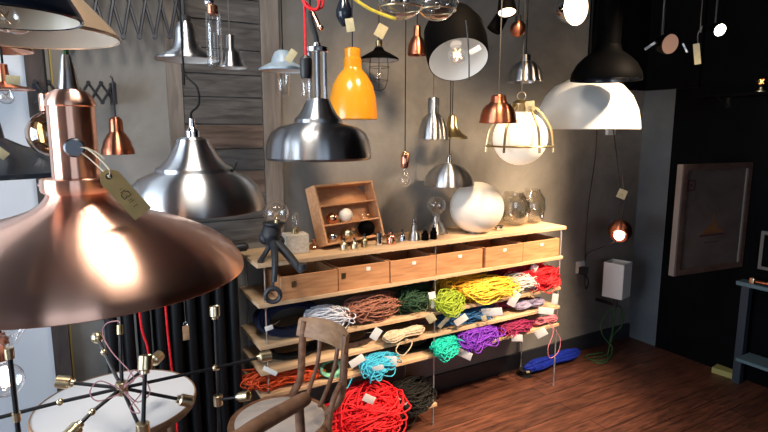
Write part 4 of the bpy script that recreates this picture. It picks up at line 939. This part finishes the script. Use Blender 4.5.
# 35 right table
t = thing('side_table', 'dark navy metal table cut by the right frame edge, with a blue-grey lower shelf', 'table', PZ(737, 382, 0))
lp = PZ(737, 382, 0); zt = .64
cxy = Vector((lp.x+.03, lp.y-.32, 0))
for dx, dy in ((0, 0),): pass
tx0, ty1 = lp.x-.02, lp.y+.02
for (x, y) in ((lp.x, lp.y), (lp.x, lp.y-.75)):
    b = BM(); box(b, (x, y, zt/2), (.045, .045, zt)); obj('leg', b, M['navy_table'], t, smooth=False)
b = BM(); box(b, (lp.x+.02, lp.y-.375, zt+.012), (.09, .86, .024)); obj('tabletop', b, M['bluegrey'], t, smooth=False)
sp_ = PX(743, 356, lp.x-.02); zs = max(.12, sp_.z)
b = BM(); box(b, (lp.x-.03, lp.y-.44, zs), (.16, .82, .02)); obj('lower_shelf', b, M['bluegrey'], t, smooth=False)
p = Vector((lp.x-.005, lp.y-.12, zt+.024))
t = thing('brass_fitting', 'polished brass rod fitting with a square end lying on the dark side table', 'lamp fitting', p)
b = BM(); tube(b, [p+Vector((0, .07, .018)), p+Vector((0, -.30, .018))], .012, 14); lathe(b, cylprof(.017, -.01, .03), p+Vector((0, -.02, .018)), Quaternion((1, 0, 0), PI/2), 18); obj('rod', b, M['copper_s'], t)
b = BM(); box(b, p+Vector((0, .09, .019)), (.036, .026, .036), None, .003); obj('square_end', b, M['brass'], t)
p = Vector((RIGHT-.12, lp.y-.32, zt+.02))
p = PZ(725, 374, 0); t = thing('folded_card', 'flat olive yellow card box on the floor beside the table leg', 'box', p)
b = BM(); box(b, p+Vector((-.0, 0, .02)), (.10, .13, .038), Quaternion((0, 0, 1), .15), .002); obj('carton', b, M['olive'], t, smooth=False)
# 17 framed thing at right edge
p = PX(762, 250, RIGHT-.015)
t = thing('wall_frame', 'narrow pale-edged picture frame at the right frame edge above the table', 'picture', p)
b = BM(); box(b, p+Vector((0, -.16, 0)), (.02, .34, .24)); obj('frame', b, M['poster_edge'], t, smooth=False)
b = BM(); box(b, p+Vector((-.011, -.16, 0)), (.003, .30, .20)); obj('picture', b, M['black_wall'], t, smooth=False)

# ================================================================== scissor arms
def scissor(label, pa, pb, n, h, r, mat, col=None):
    pa, pb = Vector(pa), Vector(pb); t = thing('scissor_arm', label, 'scissor bracket', pa)
    st = (pb-pa)/n; Z = Vector((0, 0, h/2)); off = Vector((0, -.006, 0))
    for k in range(n):
        a, c = pa+st*k, pa+st*(k+1)
        b = BM(); tube(b, [a+Z, c-Z], r, 6); obj('bar', b, mat, t); b = BM(); tube(b, [a-Z+off, c+Z+off], r, 6); obj('bar', b, mat, t)
    for k in range(n+1):
        for zz in (-1, 1): b = BM(); lathe(b, cylprof(r*1.7, -.008, .008), pa+st*k+Z*zz+off*.5, Quaternion((1, 0, 0), PI/2), 10); obj('rivet', b, mat, t)
    for e in (pa, pb): b = BM(); box(b, (e.x, (e.y+BACK)/2+.006, e.z), (.022, BACK-e.y-.014, h*1.1)); obj('end_plate', b, mat, t)
    return t
yy = BACK-.10
scissor('large blue-grey scissor bracket stretched along the top of the left wall', PY(70, 2, yy), PY(183, 4, yy), 7, .26, .0065, M['knob'])
scissor('small black scissor bracket behind the copper lamp neck', PY(36, 92, yy), PY(114, 93, yy), 6, .075, .005, M['black'])

# ================================================================== radiator
rx0, rx1 = .05, .60
t = thing('radiator', 'tall black cast-iron column radiator against the left wall', 'radiator', ((rx0+rx1)/2, 2.40, 0))
n = 9; pw = (rx1-rx0)/n
for k in range(n):
    x = rx0+pw*(k+.5); b = BM(); zt = 1.10
    for yy in (2.34, 2.40, 2.46): tube(b, [(x, yy, .13), (x, yy, zt-.06)], .022, 12)
    for z in (.11, zt-.04): tube(b, [(x, 2.325, z), (x, 2.40, z+.025*(1 if z > 1 else 0)), (x, 2.475, z)], [.026, .031, .026], 14, 4); sphere(b, (x, 2.325, z), .026, 14); sphere(b, (x, 2.475, z), .026, 14)
    if k in (0, n-1):
        for yy in (2.34, 2.46): tube(b, [(x, yy, .11), (x, yy, .0)], [.018, .014], 10)
    obj('column_section', b, M['radiator'], t)
b = BM()
for z in (.11, 1.06): tube(b, [(rx0+.01, 2.40, z), (rx1-.01, 2.40, z)], .018, 12)
obj('connecting_pipe', b, M['radiator'], t)
b = BM(); lathe(b, [(0, -.02), (.014, -.02), (.02, 0), (.02, .03), (.012, .04), (0, .04)], (rx1+.02, 2.40, 1.08), Quaternion((0, 1, 0), PI/2), 16); obj('valve', b, M['black_plastic'], t)
# yellow flex down the wall beside the dark post
x_ = PY(75, 400, BACK-.01).x
b = BM(); tube(b, [(PY(76, 340, BACK-.01).x, BACK-.006, CEIL-.2), (PY(76, 340, BACK-.01).x, BACK-.006, 1.2), (x_+.005, BACK-.006, .7), (x_+.01, BACK-.006, .05)], .004, 6, 5)
o = obj('wall_flex', b, plain('ochre_flex', (.50, .38, .12), .6)); tagp(o, 'thin ochre yellow flex running down the wall between the dark post and the radiator', 'cord')

# ================================================================== tables and chairs
tc = PZ(117, 402, .70); tc.z = 0
t = thing('round_table', 'round white-topped table with a wooden rim at the lower left', 'table', tc)
b = BM(); lathe(b, [(0, .700), (.246, .700), (.246, .690), (0, .690)], tc, seg=72); obj('tabletop', b, M['table_white'], t)
b = BM(); lathe(b, [(.246, .702), (.250, .702), (.253, .694), (.250, .676), (.24, .674), (0, .672)], tc, seg=72); obj('rim', b, M['chair_pale'], t)
for k in range(4):
    an = PI*k/2+.6; b = BM(); e = Vector((math.cos(an), math.sin(an), 0)); tube(b, [tc+e*.20+Vector((0, 0, .675)), tc+e*.26], [.018, .012], 12); obj('leg', b, M['chair_wood'], t)
b = BM(); ellring(b, tc+Vector((0, 0, .3)), .235, .008, None, 48, 8); obj('foot_ring', b, M['chair_wood'], t)

sc_ = Vector((.64, 1.955, 0)); chair_turn = .33
t = thing('bentwood_chair', 'bentwood chair with a round pale seat and curved worn backrest in front of the shelves', 'chair', sc_)
b = BM(); lathe(b, [(0, .463), (.165, .464), (.178, .460), (.182, .452), (0, .452)], sc_, seg=56); obj('seat_pad', b, M['seat_pad'], t)
b = BM(); lathe(b, [(.176, .456), (.186, .462), (.202, .458), (.206, .446), (.202, .432), (.18, .430), (0, .436)], sc_, seg=56); obj('seat', b, M['chair_wood'], t)
bx = sc_.x+.195
def bz(y, z, bow=0): return Vector((bx+bow, sc_.y-.055+y, z))
# backrest board, curved
b = BM(); n = 14; H = .085; ring = []
for k in range(n+1):
    a = -1+2*k/n; y = a*.145; x = .045*(1-a*a)-.012; hh = H*(1-.22*a*a)*.5
    c = bz(y, .772, x); rr_ = []
    for dx, dz in ((-.011, -hh), (-.011, hh*.96), (-.004, hh+.006), (.007, hh), (.009, -hh*.9), (0, -hh-.006)): rr_.append(b.verts.new(c+Vector((dx+.02*(dz/H), 0, dz))))
    ring.append(rr_)
for a_, c_ in zip(ring, ring[1:]):
    for k in range(6): b.faces.new((a_[k], a_[(k+1) % 6], c_[(k+1) % 6], c_[k]))
b.faces.new(ring[0]); b.faces.new(ring[-1][::-1]); obj('backrest', b, M['chair_pale'], t, angle=50)
for s_ in (-1, 1):
    b = BM(); tube(b, [bz(.125*s_, .80, .0), bz(.128*s_, .70, -.012), bz(.125*s_, .55, -.03), (sc_.x+.150, sc_.y+.115*s_, .44), (sc_.x+.175, sc_.y+.135*s_, .22), (sc_.x+.20, sc_.y+.15*s_, 0)], [.013, .016, .016, .017, .015, .012], 12, 5); obj('back_leg', b, M['chair_wood'], t)
    b = BM(); tube(b, [bz(.055*s_, .74, .025), bz(.05*s_, .62, .0), (sc_.x+.165, sc_.y+.045*s_, .45)], .009, 10, 5); obj('back_spindle', b, M['chair_wood'], t)
    b = BM(); tube(b, [(sc_.x-.14, sc_.y+.125*s_, .44), (sc_.x-.16, sc_.y+.145*s_, .22), (sc_.x-.175, sc_.y+.16*s_, 0)], [.017, .015, .012], 12, 4); obj('front_leg', b, M['chair_wood'], t)
b = BM(); ellring(b, sc_+Vector((0, 0, .26)), .176, .009, None, 40, 8); obj('leg_ring', b, M['chair_wood'], t)
b = BM(); tube(b, [bz(-.125, .62, -.02), (sc_.x+.10, sc_.y-.20, .56), (sc_.x+.09, sc_.y-.19, .45)], .011, 10, 5); obj('side_brace', b, M['chair_wood'], t)

t.rotation_euler = (0, 0, chair_turn)
# second chair, near, only its rail shows
ra = PZ(306, 398, .86); rb = PZ(232, 446, .86); dr = (rb-ra).normalized(); ra2 = ra+dr*.40; mid = (ra+ra2)/2; nb = Vector((-dr.y, dr.x, 0));
if nb.dot(Vector(mid)-CAM) > 0: nb = -nb
t = thing('wooden_chair', 'brown wooden chair whose plain top rail crosses the round seat at the bottom edge', 'chair', (mid.x, mid.y, 0))
b = BM(); tube(b, [ra-dr*.0, ra+dr*.02, mid+Vector((0, 0, .0))-nb*.012, ra2], [.015, .021, .022, .019], 14, 5); obj('top_rail', b, M['chair_wood'], t)
for e in (ra+dr*.03, ra2-dr*.03):
    b = BM(); f0 = Vector((e.x, e.y, 0)); tube(b, [e-Vector((0, 0, .008)), f0+Vector((0, 0, .62))+nb*.01, f0+Vector((0, 0, .44))+nb*.03, f0-nb*.03], [.013, .015, .017, .013], 12, 5); obj('back_leg', b, M['chair_wood'], t)
    b = BM(); g0 = f0+nb*.38; tube(b, [g0+Vector((0, 0, .43)), g0+nb*.02], [.017, .013], 12); obj('front_leg', b, M['chair_wood'], t)
b = BM(); c0 = Vector((mid.x, mid.y, .445))+nb*.21; box(b, c0, (.38, .40, .022), Quaternion((0, 0, 1), math.atan2(dr.y, dr.x)), .006); obj('seat', b, M['chair_wood'], t)

# ================================================================== branching brass and black lamps
def branch(label, arms, hub, wires=(), pos=None):
    t = thing('branching_lamp', label, 'chandelier', hub)
    b = BM(); lathe(b, cylprof(.017, -.02, .02), hub, seg=20); obj('hub', b, M['brass'], t)
    for pts, kind in arms:
        pts = [Vector(p) for p in pts]; b = BM(); tube(b, pts, .0055, 8); a = obj('arm', b, M['black'], t)
        d = (pts[-1]-pts[-2]).normalized(); q = d.to_track_quat('Z', 'Y'); e = pts[-1]
        b = BM()
        if kind == 's': lathe(b, [(0, -.004), (.011, -.004), (.012, .004), (.018, .008), (.018, .042), (.0155, .044), (.0145, .040), (.0145, .014), (0, .012)], e, q, 24); obj('socket', b, M['brass'], a)
        elif kind == 'b': sphere(b, e+d*.014, .018, 18); obj('ball_bulb', b, M['brass'], a)
        elif kind == 'j': lathe(b, cylprof(.009, -.004, .024), e, q, 16); obj('joint', b, M['brass_old'], a)
        if len(pts) > 2:
            for m_ in pts[1:-1]:
                b = BM(); sphere(b, m_, .010, 14); obj('joint', b, M['brass'], a)
    for w_ in wires:
        b = BM(); tube(b, w_, .0018, 6, 7); obj('pink_wire', b, CM['mauve'], t)
    return t
tt = 1.60
h1 = P(122, 388, 1.58)
branch('black and brass branching lamp with pink wires above the white tabletop',
    [([h1, P(73, 383, 1.55)], 's'), ([h1, P(92, 412, 1.48), P(80, 424, 1.45)], 's'), ([h1, P(104, 352, 1.62), P(99, 341, 1.64)], 'b'), ([h1, P(120, 333, 1.60)], 'j'),
     ([h1, P(60, 402, 1.50), P(-14, 421, 1.40)], 's'), ([h1, P(215, 368, 1.75), P(258, 358, 1.82)], 's'), ([h1, P(178, 399, 1.66)], 's'), ([h1, P(152, 362, 1.72)], 's'), ([h1, P(140, 428, 1.50), P(145, 440, 1.48)], 'j')], h1,
    wires=[[P(122, 386, 1.57), P(134, 378, 1.55), P(112, 352, 1.58), P(103, 335, 1.6), P(106, 324, 1.6), P(117, 321, 1.6), P(120, 323, 1.6)],
           [P(122, 390, 1.55), P(100, 381, 1.54), P(90, 392, 1.52), P(98, 401, 1.52), P(120, 394, 1.54)],
           [P(124, 388, 1.55), P(140, 376, 1.56), P(150, 392, 1.55), P(138, 402, 1.53), P(126, 392, 1.55)],
           [P(124, 388, 1.55), P(134, 370, 1.57), P(146, 385, 1.56), P(130, 408, 1.52), P(140, 412, 1.50), P(124, 392, 1.55)]])
h2 = P(143, 430, 1.40)
branch('upright black stem lamp with a brass cup in front of the round table', [([h2, P(145, 372, 1.42)], 's'), ([h2, P(128, 440, 1.38)], 'j')], h2)
bpy.data.objects['branching_lamp.001'].name
h3 = P(218, 400, 1.95)
branch('upright black stem lamp with brass fittings in front of the black radiator', [([h3, P(217, 368, 1.95), P(215, 318, 1.95)], 's'), ([h3, P(238, 397, 1.93)], 's'), ([h3, P(219, 436, 1.95)], 'j')], h3)

# lower left lamp with lit bulb
p = P(2, 352, 1.24); s = 1.24/FPX
t = thing('copper_bulb_lamp', 'copper bulb holder with a bright round bulb at the lower left frame edge', 'lamp', p)
b = BM(); lathe(b, [(0, 20*s), (4*s, 20*s), (6*s, 12*s), (7*s, 10*s), (7.5*s, -6*s), (6.5*s, -8*s), (0, -8*s)], p, seg=24); obj('socket', b, M['copper_dark'], t)
bulb(t, p-Vector((0, 0, 30*s)), 17*s, 'globe', lit=True)
b = BM(); tube(b, [p-Vector((0, 0, 16*s)), p-Vector((0, 0, 36*s))], [.007, .009], 10, 2); obj('glowing_core', b, M['lit_warm'], t)
b = BM(); tube(b, [p+Vector((0, 0, 19*s)), (p.x, p.y, CEIL-.001)], .003, 6); obj('cord', b, CM['black'], t)
p = P(8, 338, 1.2); t = thing('stem_lamp', 'slim black stem lamp with brass joints beside the copper bulb holder, lower left', 'lamp', (P(9, 350, 1.2).x, P(9, 350, 1.2).y, 0))
b = BM(); f_ = P(9, 350, 1.2); tube(b, [f_, (f_.x, f_.y, .01)], .0055, 8); obj('stem', b, M['black'], t); b = BM(); lathe(b, cylprof(.10, 0, .012), (f_.x, f_.y, 0), seg=40); obj('base', b, M['black'], t)
b = BM(); tube(b, [f_+Vector((0, 0, .005)), f_-Vector((0, 0, .02))], .0095, 12); obj('joint', b, M['brass'], t); b = BM(); tube(b, [f_-Vector((0, 0, .15)), f_-Vector((0, 0, .17))], .0085, 12); obj('joint', b, M['brass'], t)
b = BM(); lathe(b, [(0, 0), (.012, 0), (.034, .03), (.036, .034), (.033, .034), (0, .008)], P(9, 345, 1.2), seg=28); obj('glass_cup', b, M['glass'], t)

# red cords and a wooden tag hanging before the radiator
for k, (pts, lab) in enumerate((([(165, 300), (168, 335), (172, 370), (176, 400), (178, 440)], 'red flex hanging in front of the radiator, right one'), ([(141, 325), (148, 350), (150, 385), (152, 430)], 'red flex hanging in front of the radiator, left one behind the brass cup'))):
    pp = [PY(x, y, 2.275) for x, y in pts]; top = pp[0]
    last = pp[-1]; b = BM(); tube(b, [Vector((top.x+.02, 2.52, .75)), Vector((top.x+.02, 2.515, 1.02)), Vector((top.x+.01, 2.40, 1.115)), Vector((top.x, 2.285, 1.03))]+[Vector((p_.x, 2.275, p_.z)) for p_ in pp]+[Vector((last.x+.02, 2.27, .2)), Vector((last.x+.04, 2.25, .006))], .0045, 8, 5)
    o = obj('hanging_flex', b, CM['red']); tagp(o, lab, 'cord', 'red flexes in front of the radiator')
p = PY(186, 333, 2.27)
t = thing('wooden_tag', 'small brown wooden tag on a string in front of the radiator', 'tag', p)
b = BM(); box(b, p, (.026, .005, .062), facing(p), .002); obj('plate', b, M['chair_pale'], t)
b = BM(); tube(b, [p+Vector((0, 0, .028)), (p.x, 2.27, 1.06), (p.x, 2.30, 1.10), (p.x, 2.35, 1.112)], .0015, 6); obj('string', b, M['steel'], t)
b = BM(); ellring(b, p+Vector((0, 0, .04)), .008, .0015, facing(p) @ Quaternion((1, 0, 0), PI/2), 14); obj('ring', b, M['chrome'], t)

# ================================================================== LIGHT
def area(name, loc, target, sx, sy, power, col):
    l = bpy.data.lights.new(name, 'AREA'); l.shape = 'RECTANGLE'; l.size = sx; l.size_y = sy; l.energy = power; l.color = col
    o = bpy.data.objects.new(name, l); C.objects.link(o); o.location = loc; o.rotation_mode = 'QUATERNION'; o.rotation_quaternion = (Vector(target)-Vector(loc)).to_track_quat('-Z', 'Y'); return o
def sspot(name, loc, target, power, col, ang=60, blend=.5, r=.02):
    l = bpy.data.lights.new(name, 'SPOT'); l.energy = power; l.color = col; l.spot_size = math.radians(ang); l.spot_blend = blend; l.shadow_soft_size = r
    o = bpy.data.objects.new(name, l); C.objects.link(o); o.location = loc; o.rotation_mode = 'QUATERNION'; o.rotation_quaternion = (Vector(target)-Vector(loc)).to_track_quat('-Z', 'Y'); return o
COOL = (.74, .86, 1.0); WARM = (1, .70, .42)
area('daylight_assumed_left_window', (LEFT-.20, 1.15, 1.55), (0, 1.2, 1.3), 2.1, 2.1, 170, (.80, .90, 1.0))  # sky light behind the assumed left window, which is never in view
area('daylight_assumed_front_window', (-.7, FRONT-.20, 1.5), (-.2, 0, 1.2), 2.3, 1.9, 24, COOL)  # unseen front window is assumed, added for daylight and reflections on metal
area('assumed_overhead_light', (.22, 1.35, CEIL-.02), (.22, 1.3, 0), .5, .5, 34, (1, .90, .78))  # bare area light added for the copper highlight; overhead source assumed, no fixture built
sspot('spotlight_right', (3.22, 1.76, 2.16), (2.1, 2.36, .98), 560, WARM, 50, .8, .26)
sspot('assumed_ceiling_spot_b', (2.6, .5, CEIL-.1), (2.0, 2.25, .5), 660, (1, .74, .50), 44, .6, .09)  # unseen ceiling spot assumed from the warm light on the cord shelves; no fixture
sspot('assumed_ceiling_spot_c', (1.35, 1.3, CEIL-.1), (1.60, 2.55, 1.25), 235, WARM, 56, 1, .2)  # assumed warm spot out of view, washing the plaster wall; no fixture modelled
sspot('assumed_floor_spot_d', (1.9, .5, CEIL-.1), (1.75, 1.45, 0), 130, (1, .74, .52), 60, .8, .05)  # assumed ceiling spot aimed at the floor, unseen and without a fixture
for nm, pos, e in (('lamp_globe_glow', P(520, 138, 2.60), 0),): pass
pl_ = bpy.data.lights.new('drum_inside_fill', 'POINT'); pl_.energy = .22; pl_.color = (1, .93, .86); pl_.shadow_soft_size = .03  # weak fill light added to brighten the drum's white inside
po = bpy.data.objects.new('drum_inside_fill', pl_); C.objects.link(po); po.location = drum_at
w = bpy.data.worlds.new('World'); bpy.context.scene.world = w; w.use_nodes = True
bg = w.node_tree.nodes['Background']; bg.inputs['Color'].default_value = (.62, .78, 1, 1); bg.inputs['Strength'].default_value = 1.2

# ================================================================== CAMERA
cd = bpy.data.cameras.new('camera'); co = bpy.data.objects.new('camera', cd); C.objects.link(co)
cd.sensor_width = 36; cd.lens = 36*FPX/768; cd.clip_start = .02; cd.clip_end = 60
co.location = CAM; co.rotation_mode = 'QUATERNION'; co.rotation_quaternion = Matrix((RT, UP, -FW)).transposed().to_quaternion()
sc = bpy.context.scene; sc.camera = co
vs = sc.view_settings; vs.view_transform = 'Standard'; vs.look = 'None'; vs.exposure = 0; vs.gamma = 1; vs.use_curve_mapping = False
cy = sc.cycles; cy.max_bounces = 7; cy.diffuse_bounces = 3; cy.glossy_bounces = 4; cy.transmission_bounces = 4; cy.transparent_max_bounces = 24
cy.caustics_reflective = False; cy.caustics_refractive = False; cy.sample_clamp_indirect = 4; cy.blur_glossy = .5
cy.use_denoising = True
